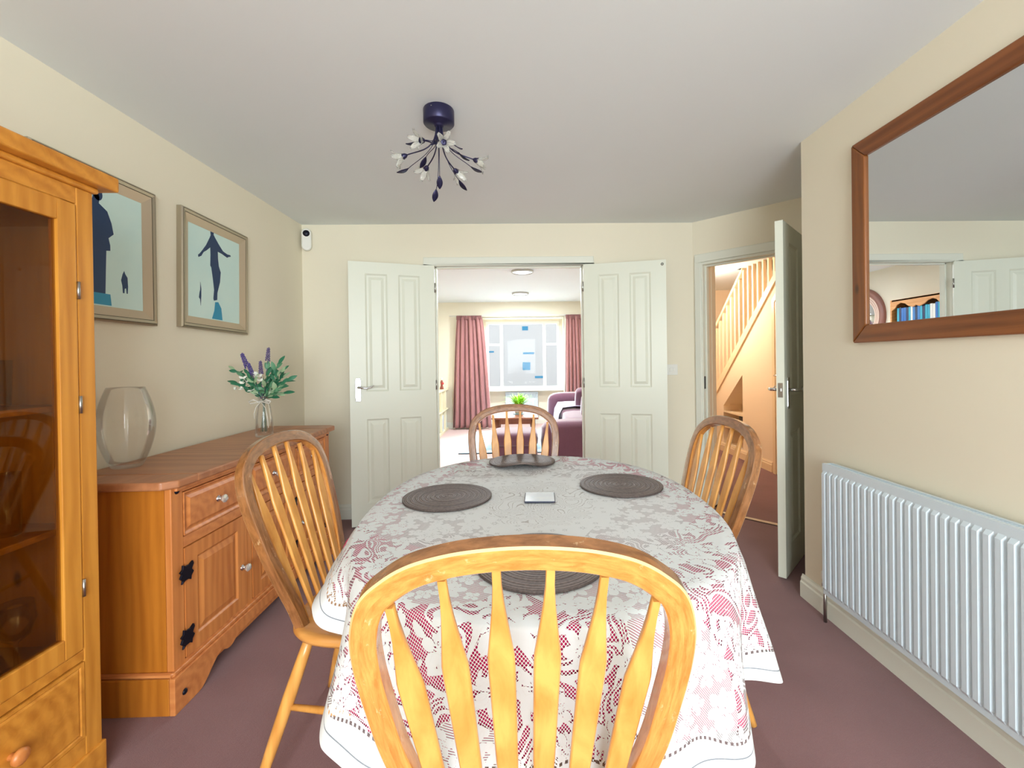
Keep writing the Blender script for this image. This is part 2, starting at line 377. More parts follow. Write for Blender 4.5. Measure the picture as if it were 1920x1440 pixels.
# ------------------------------------------------------------------ the setting
XL, XR, YF, YB, ZC = -1.69, 1.444, 3.517, -2.62, 2.315
LY = 8.15                      # far wall of the living room
LX = 1.546                     # its right wall
struct(MB().prism([(XL-.1, YB-.1), (2.2, YB-.1), (2.2, 2.70), (1.49, 3.60), (XL-.1, 3.60)], -.05, 0).build('floor', MT['carpet']), 'mauve brown carpet of the dining room')
struct(MB().prism([(2.2, 2.2), (3.7, 2.2), (3.7, 7.1), (1.5, 7.1), (1.5, 3.60), (1.49, 3.60), (2.2, 2.70)], -.05, 0).build('floor', MT['carpet']), 'brown carpet of the hallway')
struct(MB().box(XL-.1, LX+.1, 3.60, 8.8, -.05, 0).build('floor', MT['carpet_living']), 'pale pink carpet of the living room')
struct(MB().prism([(XL-.1, YB-.1), (2.2, YB-.1), (2.2, 2.2), (2.78, 2.2), (2.78, 5.3), (3.7, 5.3), (3.7, 7.1), (1.6, 7.1), (1.6, 3.617), (XL-.1, 3.617)], ZC, ZC+.1).build('ceiling', MT['ceiling']), 'flat white ceiling of the dining room')
struct(MB().box(XL-.1, 1.6, 3.617, 8.9, ZC, ZC+.1).build('ceiling', MT['ceiling']), 'bright white ceiling of the living room')
struct(MB().box(2.78, 3.7, 2.1, 5.4, 4.6, 4.7).build('ceiling', MT['ceiling']), 'ceiling high over the stairwell')
struct(MB().box(XL-.1, XL, YB-.1, 3.617, 0, ZC).build('wall_left', MT['wall']), 'cream wall behind the sideboard')
struct(MB().box(XL-.1, XL, 3.617, 8.9, 0, ZC).build('wall_left', MT['wall']), 'left wall of the living room')
o0, o1, oz = -.690, .549, 2.012
struct(MB().box(XL, o0, YF, YF+.1, 0, ZC).box(o1, 1.402, YF, YF+.1, 0, ZC).box(o0, o1, YF, YF+.1, oz, ZC)
       .prism([(1.402, YF), (1.46, YF), (1.55, YF+.1), (1.402, YF+.1)], 0, ZC).build('wall_far', MT['wall']), 'cream far wall with the double doorway')
# right wall, its return and the back of the door recess
struct(MB().box(XR, XR+.12, YB-.1, 2.217, 0, ZC).build('wall_right', MT['wall']), 'plain wall with the radiator and mirror')
struct(MB().box(XR+.12, 2.2, 2.117, 2.217, 0, ZC).box(2.10, 2.2, 2.217, 2.82, 0, ZC).build('wall_recess', MT['wall']), 'wall of the recess behind the open hall door')
# angled wall (local x runs along the wall, local y points to the hall)
AW = dict(loc=(1.402, YF, 0)); A45 = -PI/4
def angled(mb, name, mat, **k):
    o = mb.build(name, mat, loc=AW['loc'], **k); o.rotation_euler = (0, 0, A45); return o
struct(angled(MB().box(0.0, .055, 0, .1, 0, ZC).box(.858, 1.0, 0, .1, 0, ZC).box(.055, .858, 0, .1, 1.985, ZC), 'wall_angled', MT['wall']), 'angled wall with the hall doorway')
ar = MB()
for (a, b, c, d) in ((.016, .070, 0, 1.985), (.842, .90, 0, 1.985), (.016, .90, 1.985, 2.050)):
    ar.box(a, b, -.016, 0, c, d)
struct(angled(ar, 'trim', MT['gloss'], bevel=.006), 'white architrave round the hall doorway')
struct(angled(MB().box(.058, .078, -.004, .12, 0, 1.985).box(.836, .856, -.004, .12, 0, 1.985).box(.078, .836, -.004, .12, 1.965, 1.985)
              .box(.078, .090, .045, .075, 0, 1.965).box(.078, .836, .045, .075, 1.953, 1.965), 'trim', MT['gloss'], bevel=.002), 'white door lining of the hall doorway')
st = angled(MB().box(.0775, .080, .012, .034, .985, 1.085), 'strike_plate', MT['iron'], bevel=.001)
tag(st, 'small dark strike plate on the hall door lining', 'strike plate')
struct(angled(MB().box(.07, .85, .075, .115, 0, .008), 'trim', MT['brushed']), 'metal threshold strip between the two carpets')
# hall
struct(MB().prism([(1.519, 3.545), (1.655, 3.680), (1.655, 7.1), (1.555, 7.1), (1.555, 3.60)], 0, ZC).build('wall_hall_left', MT['peach']), 'warm peach wall beside the hall doorway')
struct(MB().box(1.555, 3.7, 7.0, 7.1, 0, ZC).build('wall_hall_far', MT['peach']), 'peach end wall of the hall')
hr = MB().box(3.62, 3.72, 2.1, 5.60, 0, 4.7).box(3.62, 3.72, 5.60, 6.12, 0, 1.0).box(3.62, 3.72, 5.60, 6.12, 1.72, ZC).box(3.62, 3.72, 6.12, 7.1, 0, ZC)
struct(hr.build('wall_hall_right', MT['peach']), 'peach wall on the far side of the stairs')
struct(MB().box(2.2, 3.72, 2.1, 2.2, 0, 4.7).box(2.70, 3.72, 5.3, 5.4, ZC, 4.7).box(2.70, 2.78, 2.2, 5.4, ZC+.1, 4.7).build('wall_stairwell', MT['peach']), 'upper walls of the stairwell')
def zs(y): return .863+(5.977-y)*.885
sp = MB()
sp.prism([(6.5, 0), (6.5, zs(6.5)), (5.80, zs(5.80)), (5.80, 0)], 2.70, 2.78, 'x')
sp.prism([(5.80, .60), (5.80, zs(5.80)), (5.295, zs(5.295)), (5.295, 1.022)], 2.70, 2.78, 'x')
sp.prism([(5.80, 0), (5.80, .10), (5.295, .10), (5.295, 0)], 2.70, 2.78, 'x')
sp.prism([(5.295, 0), (5.295, zs(5.295)), (4.337, ZC), (2.2, ZC), (2.2, 0)], 2.70, 2.78, 'x')
sp.box(3.10, 3.12, 5.25, 5.85, 0, 1.0).box(2.78, 3.12, 5.275, 5.295, .08, 1.04).box(2.78, 3.12, 5.80, 5.82, .08, .62).box(2.78, 3.12, 5.295, 5.80, .08, .10)
sp.prism([(5.82, .60), (5.27, 1.04), (5.27, 1.06), (5.82, .62)], 2.78, 3.12, 'x')
struct(sp.build('wall_understairs', MT['peach']), 'peach panelling under the stairs with a slanted niche')
tag(MB().box(2.702, 3.09, 5.297, 5.798, .515, .535).build('niche_shelf', MT['peach_gloss']), 'upper cream shelf inside the slanted niche under the stairs', 'shelf')
tag(MB().box(2.702, 3.09, 5.297, 5.798, .322, .340).build('niche_shelf', MT['peach_gloss']), 'lower cream shelf in the stair niche, below the black box', 'shelf')
bo = MB().box(2.80, 2.90, 5.36, 5.60, .36, .515).build('speaker_box', MT['black_plastic'], bevel=.02, seg=3)
bo.location.z = -.018
tag(bo, 'black rounded box standing in the lower niche under the stairs', 'box')
# baseboards
def skirt(name, pts, label, mat='gloss', h=.115):
    mb = MB()
    for (x0, y0), (x1, y1) in pts:
        d = Vector((x1-x0, y1-y0, 0)); n = Vector((-d.y, d.x, 0)).normalized()
        prof = [(0, 0), (.017, 0), (.017, h*.66), (.012, h*.72), (.012, h*.84), (.006, h*.93), (.004, h), (0, h)]
        a = [mb.bm.verts.new(Vector((x0, y0, 0))+n*u+Vector((0, 0, v))) for u, v in prof]
        b = [mb.bm.verts.new(Vector((x1, y1, 0))+n*u+Vector((0, 0, v))) for u, v in prof]
        m = len(prof); mb.bm.faces.new(a); mb.bm.faces.new(b[::-1])
        for i in range(m): mb.bm.faces.new((a[i], b[i], b[(i+1) % m], a[(i+1) % m]))
    return struct(mb.build(name, MT[mat]), label)
skirt('baseboard_left', [((XL, 3.517), (XL, YB))], 'white skirting board along the left wall')
skirt('baseboard_far', [((-.75, YF), (XL, YF)), ((1.402, YF), (.61, YF))], 'white skirting board below the far wall')
skirt('baseboard_right', [((XR, YB), (XR, 2.234)), ((XR, 2.217), (2.10, 2.217))], 'white skirting board below the radiator')
skirt('baseboard_hall', [((2.70, 4.66), (2.70, 6.5)), ((1.655, 7.0), (1.655, 3.68))], 'cream skirting board along the hall', 'peach_gloss')
skirt('baseboard_living', [((XL, LY), (XL, 3.62)), ((-.69, LY), (XL, LY)), ((LX, LY), (.85, LY)), ((LX, 3.62), (LX, LY)), ((.85, 8.65), (-.69, 8.65))], 'white skirting board round the living room')
# frame of the double doorway
ar = MB()
for (a, b, c, d) in ((-.742, -.672, 0, 1.992), (.531, .601, 0, 1.992), (-.742, .601, 1.992, 2.050)):
    ar.box(a, b, YF-.018, YF, c, d)
for (a, b, c, d) in ((-.742, -.672, 0, 1.992), (.531, .601, 0, 1.992), (-.742, .601, 1.992, 2.050)): ar.box(a, b, YF+.1, YF+.116, c, d)
struct(ar.build('trim', MT['gloss'], bevel=.004), 'white moulded architrave round the double doorway')
struct(MB().box(o0, -.660, YF-.004, YF+.104, 0, 1.985).box(.519, o1, YF-.004, YF+.104, 0, 1.985).box(o0, o1, YF-.004, YF+.104, 1.985, oz)
       .box(-.66, -.648, YF+.045, YF+.075, 0, 1.985).box(.507, .519, YF+.045, YF+.075, 0, 1.985).box(-.66, .519, YF+.045, YF+.075, 1.973, 1.985)
       .build('trim', MT['gloss'], bevel=.002), 'white lining of the double doorway')
# living room shell with its bay
struct(MB().box(LX, LX+.05, 3.617, 8.2, 0, ZC).build('wall_living_right', MT['wall']), 'right wall of the living room behind the sofa')
b0, b1, bz = -.69, .85, 2.04
lf = MB().box(XL, b0, LY, LY+.12, 0, ZC).box(b1, LX, LY, LY+.12, 0, ZC).box(b0, b1, LY, LY+.12, bz, ZC)
struct(lf.build('wall_living_far', MT['wall']), 'far wall of the living room with the bay opening')
w0, w1, wz0, wz1 = -.64, .80, .68, 2.0
struct(MB().box(b0-.1, w0, 8.65, 8.75, 0, ZC).box(w1, b1+.1, 8.65, 8.75, 0, ZC).box(w0, w1, 8.65, 8.75, 0, wz0).box(w0, w1, 8.65, 8.75, wz1, ZC)
       .box(b0-.1, b0, 8.2, 8.65, 0, ZC).box(b1, b1+.1, 8.2, 8.65, 0, ZC).box(b0, b1, 8.2, 8.65, bz, bz+.1).build('wall_bay', MT['wall']), 'walls of the window bay')
def window(x0, x1, z0, z1, y, name, label, muls, horiz=(), fr=.05, t=.05, sash=()):
    w = MB()
    w.box(x0, x0+fr, y, y+t, z0, z1).box(x1-fr, x1, y, y+t, z0, z1).box(x0+fr, x1-fr, y, y+t, z0, z0+fr).box(x0+fr, x1-fr, y, y+t, z1-fr, z1)
    for m in muls: w.box(m-.028, m+.028, y+.002, y+t-.002, z0+fr, z1-fr)
    for (a, b, zz) in horiz: w.box(a, b, y+.004, y+t-.004, zz-.02, zz+.02)
    o = struct(w.build(name, MT['white_plastic'], bevel=.004), label)
    MB().box(x0+fr*.5, x1-fr*.5, y+t*.45, y+t*.55, z0+fr*.5, z1-fr*.5).build('glass', MT['pane'], o)
    return o
wn = window(w0, w1, wz0, wz1, 8.67, 'window_1', 'wide white bay window of the living room', (w0+.30, w1-.30), ((w0+.05, w0+.28, 1.55), (w1-.28, w1-.05, 1.55)))
MB().box(b0+.01, b1-.01, 8.45, 8.66, wz0-.03, wz0).build('sill', MT['gloss'], wn, bevel=.006)
window(-.75, 1.38, .15, 2.20, YB-.07, 'window_2', 'added patio window behind the dining table, out of view', (.315,), (), .06)  # unseen window added to go with the fill lamp
struct(MB().box(XL, -.75, YB-.1, YB, 0, ZC).box(1.38, XR, YB-.1, YB, 0, ZC).box(-.75, 1.38, YB-.1, YB, 2.20, ZC).box(-.75, 1.38, YB-.1, YB, 0, .15)
       .build('wall_back', MT['wall']), 'wall with the added patio window behind the table')
wf = MB().box(3.64, 3.68, 5.60, 5.65, 1.0, 1.72).box(3.64, 3.68, 6.07, 6.12, 1.0, 1.72).box(3.64, 3.68, 5.65, 6.07, 1.0, 1.05).box(3.64, 3.68, 5.65, 6.07, 1.67, 1.72).box(3.645, 3.675, 5.845, 5.875, 1.05, 1.67)
wf = struct(wf.build('window_3', MT['white_plastic']), 'small window beyond the stair balusters')
MB().box(3.655, 3.66, 5.63, 6.09, 1.02, 1.70).build('glass', MT['pane'], wf)

# ------------------------------------------------------------------ doors
def handle(parent, x, z, face, dirx, mat='chrome', side=-1):
    # long plate lever handle on a door face; face = y of the surface, side = direction it sticks out
    mb = MB(); y = face; s = side
    mb.prism([(x-.018, z-.105), (x+.018, z-.105), (x+.021, z-.09), (x+.021, z+.05), (x+.014, z+.07), (x-.014, z+.07), (x-.021, z+.05), (x-.021, z-.09)], min(y, y+s*.009), max(y, y+s*.009), 'y')
    h = mb.build('handle', MT[mat], parent, bevel=.003)
    mb = MB().tube([(x, y+s*.006, z), (x, y+s*.045, z), (x+dirx*.015, y+s*.055, z), (x+dirx*.06, y+s*.054, z-.006), (x+dirx*.095, y+s*.052, z+.002), (x+dirx*.112, y+s*.05, z+.012)], [.009, .009, .009, .0075, .007, .005], 10)
    mb.build('lever', MT[mat], h)
    return h
def door(name, w, h, t, label, loc, rz, rects, mat='door', flip=1):
    mb = panel_board(MB(), w, h, t, rects); o = mb.build(name, MT[mat]); o.location = loc; o.rotation_euler = (0, 0, rz); struct(o, label); return o
dr = [(.115, .275, .165, .795), (.355, .515, .165, .795), (.115, .275, 1.0, 1.885), (.355, .515, 1.0, 1.885)]
# left leaf: hinge at x -0.655; local +x runs from free edge to hinge, front (-y) towards the camera
LDW = .628
a = math.atan2(.198, .611); fx, fy = -.655-.628*math.cos(a), YF-.024-.628*math.sin(a)
dl = door('door_1', LDW, 1.972, .035, 'left leaf of the white double doors with a lever handle', (fx, fy, .010), a, dr)
handle(dl, .058, 1.035, 0.0, 1)
for z in (.22, 1.0, 1.76): MB().lathe([(.006, 0), (.006, .075)], 10, LDW+.004, -.004, z).build('hinge', MT['brushed'], dl)
a2 = -math.atan2(.157, .605)
drr = door('door_2', LDW, 1.972, .035, 'right leaf of the white double doors without a handle', (.517, YF-.022, .010), a2, dr)
for z in (.22, 1.0, 1.76): MB().lathe([(.006, 0), (.006, .075)], 10, -.004, -.004, z).build('hinge', MT['brushed'], drr)
bc = MB().lathe([(.011, 0), (.011, .004), (.006, .007), (.0001, .009)], 14, .60, 0, 1.938, 'y').build('ball_catch', MT['brushed'], drr); bc.scale.y = -1
# hall door, opened square to the angled wall; local x from free edge to hinge
D = Vector((.70711, -.70711, 0)); N = Vector((.70711, .70711, 0))
hinge = Vector((1.402, YF, 0))+D*.832
fe = hinge-N*.762
# face towards the left of the picture is local +y
hd = door('door_3', .760, 1.968, .040, 'white hall door standing open edge on beside the right wall', (fe.x, fe.y, .010), PI/4, [(.12, .32, .165, .795), (.44, .64, .165, .795), (.12, .32, 1.0, 1.865), (.44, .64, 1.0, 1.865)])
handle(hd, .058, 1.035, 0.0, 1); handle(hd, .058, 1.035, .040, 1, side=1)
MB().box(-.0015, .002, .008, .032, .995, 1.075).build('latch_plate', MT['brushed'], hd)
MB().box(-.010, .001, .014, .026, 1.028, 1.046).build('latch', MT['brushed'], hd, bevel=.002)
# understairs cupboard door
cz = [(4.555, .005), (4.555, 1.80), (4.47, 1.872), (3.80, 1.872), (3.80, .005)]
ud = struct(MB().prism(cz, 2.672, 2.699, 'x').build('door_4', MT['peach_gloss'], bevel=.003), 'cream cupboard door under the stairs')
uf = MB().prism([(4.615, 0), (4.615, 1.83), (4.50, 1.932), (3.74, 1.932), (3.74, 1.876), (4.475, 1.876), (4.560, 1.804), (4.560, 0)], 2.668, 2.699, 'x')
struct(uf.build('trim', MT['peach_gloss'], bevel=.004), 'cream architrave round the understairs door')
hh = MB().box(2.664, 2.672, 4.49, 4.53, .93, 1.09).build('handle', MT['chrome'], ud, bevel=.003)
MB().tube([(2.668, 4.51, 1.04), (2.63, 4.51, 1.04), (2.625, 4.48, 1.04), (2.63, 4.41, 1.045)], .008, 8).build('lever', MT['chrome'], hh)

# ------------------------------------------------------------------ staircase
stc = empty('staircase', (2.74, 6.5, 0), 0, 'cream staircase with square balusters rising behind the hall doorway', 'staircase')
def L(o): o.location = (-2.74, -6.5, 0); return o
L(MB().prism([(6.5, zs(6.5)), (4.337, ZC), (4.30, ZC), (4.30, ZC-.05), (6.5, zs(6.5)-.12)], 2.682, 2.70, 'x').build('string', MT['peach_gloss'], stc, bevel=.003))
L(MB().prism([(6.5, zs(6.5)), (4.337, ZC), (4.337, ZC+.03), (6.5, zs(6.5)+.03)], 2.69, 2.79, 'x').build('base_rail', MT['peach_gloss'], stc, bevel=.004))
def zh(y): return 1.748+(5.955-y)*.86
L(MB().prism([(6.5, zh(6.5)-.03), (5.30, zh(5.30)-.03), (5.30, zh(5.30)+.015), (6.5, zh(6.5)+.03)], 2.705, 2.775, 'x').build('handrail', MT['peach_gloss'], stc, bevel=.01))
y = 6.38
while y > 4.45:
    top = zh(y)-.02 if y > 5.3 else ZC+.09
    L(MB().box(2.722, 2.758, y-.018, y+.018, zs(y)+.01, min(top, ZC+.09)).build('baluster', MT['peach_gloss'], stc, bevel=.003)); y -= .108
L(MB().box(2.70, 2.79, 6.5, 6.59, 0, 1.55).build('newel_post', MT['peach_gloss'], stc, bevel=.005))
for i in range(11):
    yy = 6.45-i*.225; z1 = .20*(i+1)+.12
    L(MB().prism([(yy, z1-.2), (yy, z1), (yy-.245, z1), (yy-.245, z1-.03), (yy-.02, z1-.03), (yy-.02, z1-.2)], 2.79, 3.61, 'x').build('step', MT['carpet'], stc, bevel=.006))

# ------------------------------------------------------------------ sideboard (local x along its front, local -y out of its front)
SW, SD, SH = 1.295, .43, .82
sb = empty('sideboard', (-1.235, 1.585, 0), PI/2, 'long waxed pine sideboard with three drawers over three doors and crystal knobs', 'sideboard')
for bx in ((0, .02, .02, SD, .0, SH-.03), (SW-.02, SW, .02, SD, 0, SH-.03)): MB().box(*bx).build('side_panel', MT['pine_side'], sb)
MB().box(.02, SW-.02, SD-.02, SD, .05, SH-.03).build('back_panel', MT['pine_side'], sb)
MB().box(.02, SW-.02, .02, SD-.02, .12, .14).build('bottom_board', MT['pine_side'], sb)
SX = [.055, .425, .4625, .8325, .870, 1.240]
for (x0, x1) in ((0, .055), (.425, .4625), (.8325, .870), (1.240, SW)): MB().box(x0, x1, -.004, .02, .05, SH-.03).build('stile', MT['pine_v'], sb, bevel=.003)
for bx in [(.055, 1.24, -.003, .02, .765, SH-.03), (.055, 1.24, -.003, .02, .05, .155)]+[(SX[2*i], SX[2*i+1], -.003, .02, .560, .600) for i in range(3)]: MB().box(*bx).build('rail', MT['pine_y'], sb, bevel=.002)
tp = MB().prism([(.10, -.028), (SW-.08, -.028), (SW-.08, SD+.0), (.10, SD+.0)], SH-.03, SH, 'z')
tp.build('top', MT['pine_top'], sb, bevel=.007, seg=3)
for nm, pts in (('near', [(-.028, .012), (.008, -.028), (.1003, -.028), (.1003, SD), (-.028, SD)]), ('far', [(SW-.0803, -.028), (SW+.035, -.028), (SW+.070, .010), (SW+.070, SD), (SW-.0803, SD)])):
    MB().prism(pts, SH-.03, SH, 'z').build('breadboard_end', MT['pine_topx'], sb, bevel=.006, seg=3)
MB().box(.015, SW-.015, -.014, .0, SH-.045, SH-.03).build('cornice_moulding', MT['pine_y'], sb, bevel=.005)
# plinth with scalloped front
def scallop():
    pts = [(-.018, .13), (-.018, 0), (.10, 0)]
    for k in range(1, 9):
        u = k/8; pts.append((.10+.13*u, .075*(u*u*(3-2*u))))
    for k in range(1, 7):
        u = k/6; pts.append((.23+.10*u, .075-.022*math.sin(PI*u)))
    pts.append((SW/2, .082))
    left = pts[:]; right = [(SW-x, z) for x, z in left[:-1]][::-1]
    return left+right
MB().prism(scallop(), -.020, .0, 'y').build('plinth_front', MT['pine_y'], sb, bevel=.003)
for bx in ((-.018, 0, 0, SD, 0, .13), (SW, SW+.018, 0, SD, 0, .13)): MB().box(*bx).build('plinth_side', MT['pine_side'], sb, bevel=.003)
MB().box(-.010, SW+.010, -.013, 0, .130, .146).box(-.010, 0, 0, SD, .13, .146).box(SW, SW+.01, 0, SD, .13, .146).build('base_moulding', MT['pine_y'], sb, bevel=.006, seg=3)
def knob(parent, x, y, z, r=.017, mat='crystal'):
    k = MB().lathe([(.013, 0), (.013, .003), (.006, .006), (.006, .014)], 14, x, 0, z, 'y'); 
    for v in k.bm.verts: v.co.y = y-(v.co.y)
    o = k.build('knob', MT['chrome'], parent)
    g = MB().lathe([(.0045, .012), (.011, .016), (r, .025), (r*.96, .030), (r*.5, .036), (.0001, .037)], 9, x, 0, z, 'y', cap=False)
    for f in g.bm.faces: f.smooth = False
    for v in g.bm.verts: v.co.y = y-(v.co.y)
    g.build('facet', MT['crystal_knob'], o); return o
MT['crystal_knob'] = plain('faceted crystal knob', (226, 228, 222), 0.08, 0.65)
for i in range(3):
    x0, x1 = SX[2*i]+.003, SX[2*i+1]-.003
    b = panel_board(MB(), x1-x0, .159, .019, [(.004, x1-x0-.004, .004, .155)], dep=.007, m1=.008, m2=.006, m3=.012, both=False, lift=.0)
    d = b.build('drawer', MT['pine_y'], sb, loc=(x0, -.006, .603), bevel=.0015)
    knob(d, (x1-x0)/2, 0.0, .080)
    b = panel_board(MB(), x1-x0, .399, .019, [(.062, x1-x0-.062, .052, .347)], dep=.007, m1=.007, m2=.004, m3=.022, both=False, lift=.0)
    d = b.build('door', MT['pine_v'], sb, loc=(x0, -.006, .158), bevel=.0015)
    kx = x1-x0-.035 if i == 0 else .052; knob(d, kx, 0.0, .175)
    hx = 0.0 if i == 0 else x1-x0
    for hz in (.075, .310):
        pts = [(-.032, -.010), (-.020, -.022), (-.024, -.034), (-.010, -.026), (.008, -.026), (.020, -.034), (.022, -.020), (.034, -.008), (.024, .004), (.034, .020), (.030, .032), (.014, .024), (-.006, .026), (-.018, .034), (-.020, .018), (-.032, .012), (-.024, .002)]
        MB().prism([(hx+u, hz+v) for u, v in pts], -.0075, -.0005, 'y').build('hinge', MT['iron'], d, bevel=.001)
for x in (.027, SW-.027):
    for z, yy in ((.775, -.004), (.055, -.020)):
        k = MB().lathe([(.011, 0), (.010, .003), (.006, .006), (.0001, .007)], 14, x, 0, z, 'y')
        for v in k.bm.verts: v.co.y = yy-v.co.y
        k.build('stud', MT['iron'], sb)

# ------------------------------------------------------------------ glazed display cabinet
KW, KD, KH = .86, .40, 1.805
cb = empty('display_cabinet', (-1.275, .500, 0), PI/2, 'tall honey pine display cabinet with a glazed door and a drawer below', 'cabinet')
for bx in ((0, .022, .02, KD, 0, KH-.062), (KW-.022, KW, .02, KD, 0, KH-.062)): MB().box(*bx).build('side_panel', MT['cab_v'], cb)
MB().box(.022, KW-.022, KD-.015, KD, .05, KH-.05).build('back_panel', MT['dark_inside'], cb)
for bx in ((.022, KW-.022, .02, KD-.015, .385, .40), (.022, KW-.022, .02, KD-.015, KH-.075, KH-.062)): MB().box(*bx).build('inner_board', MT['dark_inside'], cb)
for z in (.765, 1.115): MB().box(.022, KW-.022, .045, KD-.015, z-.018, z).build('shelf', MT['cab_y'], cb, bevel=.003)
for bx in ((0, .050, -.004, .02, 0, KH-.062), (KW-.050, KW, -.004, .02, 0, KH-.062)): MB().box(*bx).build('stile', MT['cab_v'], cb, bevel=.003)
for bx in ((.05, KW-.05, -.003, .02, KH-.11, KH-.062), (.05, KW-.05, -.003, .02, .375, .405), (.05, KW-.05, -.003, .02, .10, .15)): MB().box(*bx).build('rail', MT['cab_y'], cb, bevel=.002)
MB().box(-.045, KW+.045, -.045, KD, KH-.045, KH).box(-.012, KW+.012, -.014, KD, KH-.062, KH-.045).build('cornice', MT['cab_y'], cb, bevel=.006, seg=3)
mid = KW/2
for i, (x0, x1) in enumerate(((.053, mid-.0015), (mid+.0015, KW-.053))):
    z0, z1 = .408, KH-.113; s_ = .052
    d = MB().box(x0, x0+s_, -.006, .016, z0, z1).box(x1-s_, x1, -.006, .016, z0, z1).box(x0+s_, x1-s_, -.006, .016, z0, z0+.058).box(x0+s_, x1-s_, -.006, .016, z1-.058, z1).build('door', MT['cab_v'], cb, bevel=.003)
    MB().box(x0+s_-.005, x1-s_+.005, .003, .007, z0+.053, z1-.053).build('glass', MT['smoked'], d)
    hx = x0-.0015 if i == 0 else x1+.0015
    for hz in (.56, 1.09, 1.42): MB().lathe([(.004, 0), (.004, .05)], 8, hx, -.008, hz).build('hinge', MT['brushed'], d)
    kx = x1-.026 if i == 0 else x0+.026
    MB().lathe([(.006, 0), (.006, .012), (.016, .020), (.016, .026), (.010, .031), (.0001, .032)], 14, 0, 0, 0, 'y', cap=False).build('knob', MT['cab_v'], d, loc=(kx, -.006, 1.0)).scale.y = -1
    dz = panel_board(MB(), x1-x0, .218, .02, [(.01, x1-x0-.01, .01, .208)], dep=.003, m1=.002, m2=.001, m3=.006, both=False, lift=0).build('drawer', MT['cab_y'], cb, loc=(x0, -.006, .154), bevel=.002)
    MB().lathe([(.008, 0), (.008, .012), (.019, .020), (.020, .028), (.012, .034), (.0001, .035)], 16, 0, 0, 0, 'y', cap=False).build('knob', MT['pine_v'], dz, loc=((x1-x0)/2, 0, .109)).scale.y = -1
MB().box(-.006, KW+.006, -.012, KD, 0, .10).build('plinth', MT['cab_y'], cb, bevel=.004)
# glassware inside the cabinet
def tumbler(): return MB().lathe([(.0001, .0), (.030, 0), (.034, .006), (.038, .13), (.036, .13), (.031, .010), (.0001, .008)], 24, cap=False)
def goblet():
    return MB().lathe([(.0001, 0), (.034, 0), (.032, .004), (.006, .010), (.004, .030), (.005, .075), (.028, .095), (.041, .135), (.036, .185), (.0345, .185), (.039, .135), (.026, .098), (.0001, .082)], 24, cap=False)
def cabpt(lx, ly, z): return (-1.275-ly, .5+lx, z)
ft = None
gl = ['clear tumbler on the top shelf of the cabinet beside the door frame', 'clear tumbler on the top shelf further in']
for lx, ly, z, lab in ((.74, .16, 1.1155, gl[0]), (.62, .24, 1.1155, gl[1])):
    o = tumbler().build('tumbler', MT['glass']); o.location = cabpt(lx, ly, z)
    tag(o, lab, 'glass', 'tumblers in the cabinet')
for k, (lx, ly) in enumerate(((.745, .13), (.66, .22))):
    o = MB().lathe([(.0001, .0), (.024, 0), (.026, .004), (.026, .17), (.024, .17), (.022, .010), (.0001, .008)], 24, cap=False).build('highball_glass', MT['glass']); o.location = cabpt(lx, ly, .7655)
    tag(o, ['tall straight glass on the middle shelf next to the glass mug', 'tall straight glass at the back of the middle shelf'][k], 'glass', 'tall glasses in the cabinet')
mg = empty('glass_mug', cabpt(.575, .12, .7655), 0, 'clear glass mug with a round handle on the middle cabinet shelf', 'mug')
MB().lathe([(.0001, 0), (.034, 0), (.038, .01), (.041, .10), (.039, .10), (.035, .012), (.0001, .010)], 24, cap=False).build('bowl', MT['glass'], mg)
MB().tube([(0, .038, .085), (0, .062, .082), (0, .072, .055), (0, .062, .028), (0, .036, .022)], .0055, 8).build('handle', MT['white_plastic'], mg)
for k, (lx, ly) in enumerate(((.73, .10), (.63, .16), (.70, .24), (.55, .10))):
    o = goblet().build('wine_glass', MT['glass']); o.location = cabpt(lx, ly, .4005)
    tag(o, 'stemmed wine glass on the cabinet floor, '+['beside the door frame', 'behind the nearest one', 'towards the back panel', 'nearest the left door'][k], 'wine glass', 'wine glasses in the cabinet')

# ------------------------------------------------------------------ vases on the sideboard
vs = MB(); prof = []
for k in range(25):
    u = k/24; r = .046+.048*math.sin(PI*min(1, u*.93+.02))**.85*(1 if u < .5 else 1) + .0*u
    prof.append((r, .014+.306*u))
outer = [(.0001, 0), (.046, 0), (.050, .004)]+[(.048+.045*math.sin(PI*(.03+.90*(k/24)))**.9, .010+.31*(k/24)) for k in range(25)]
inner = [(max(r-.0025, .001), z) for r, z in outer[3:]][::-1]
vs.lathe(outer+inner[:-1]+[(inner[-1][0]-.01, .022), (.0001, .020)], 48, cap=False)
gv = vs.build('glass_vase', MT['glass']); gv.location = (-1.580, 1.815, .8205)
tag(gv, 'large empty clear glass vase on the near end of the sideboard', 'vase')

fv = empty('flower_vase', (-1.435, 2.52, .8205), 0, 'clear glass bottle vase tied with a bow on the sideboard', 'vase')
po = [(.0001, 0), (.040, 0), (.044, .004), (.046, .02), (.043, .10), (.034, .165), (.027, .190), (.026, .205), (.031, .214), (.031, .222)]
pi_ = [(.028, .222), (.023, .205), (.024, .190), (.031, .164), (.040, .10), (.042, .022), (.0001, .016)]
MB().lathe(po+pi_, 32, cap=False).build('bottle', MT['glass'], fv)
t = MB().lathe([(.0285, .192), (.030, .195), (.030, .200), (.0285, .203)], 24, cap=False)
for sx in (-1, 1):
    pts = [(0.012*sx, -.030, .197), (.035*sx, -.040, .210), (.060*sx, -.040, .200), (.050*sx, -.038, .188), (.02*sx, -.034, .194), (.0, -.031, .197)]
    t.tube([(x, y, z) for x, y, z in pts], [.003, .0045, .0045, .004, .003, .003], 6)
t.tube([(0, -.031, .197), (-.02, -.040, .170), (-.028, -.046, .135), (-.022, -.052, .105)], .0022, 6)
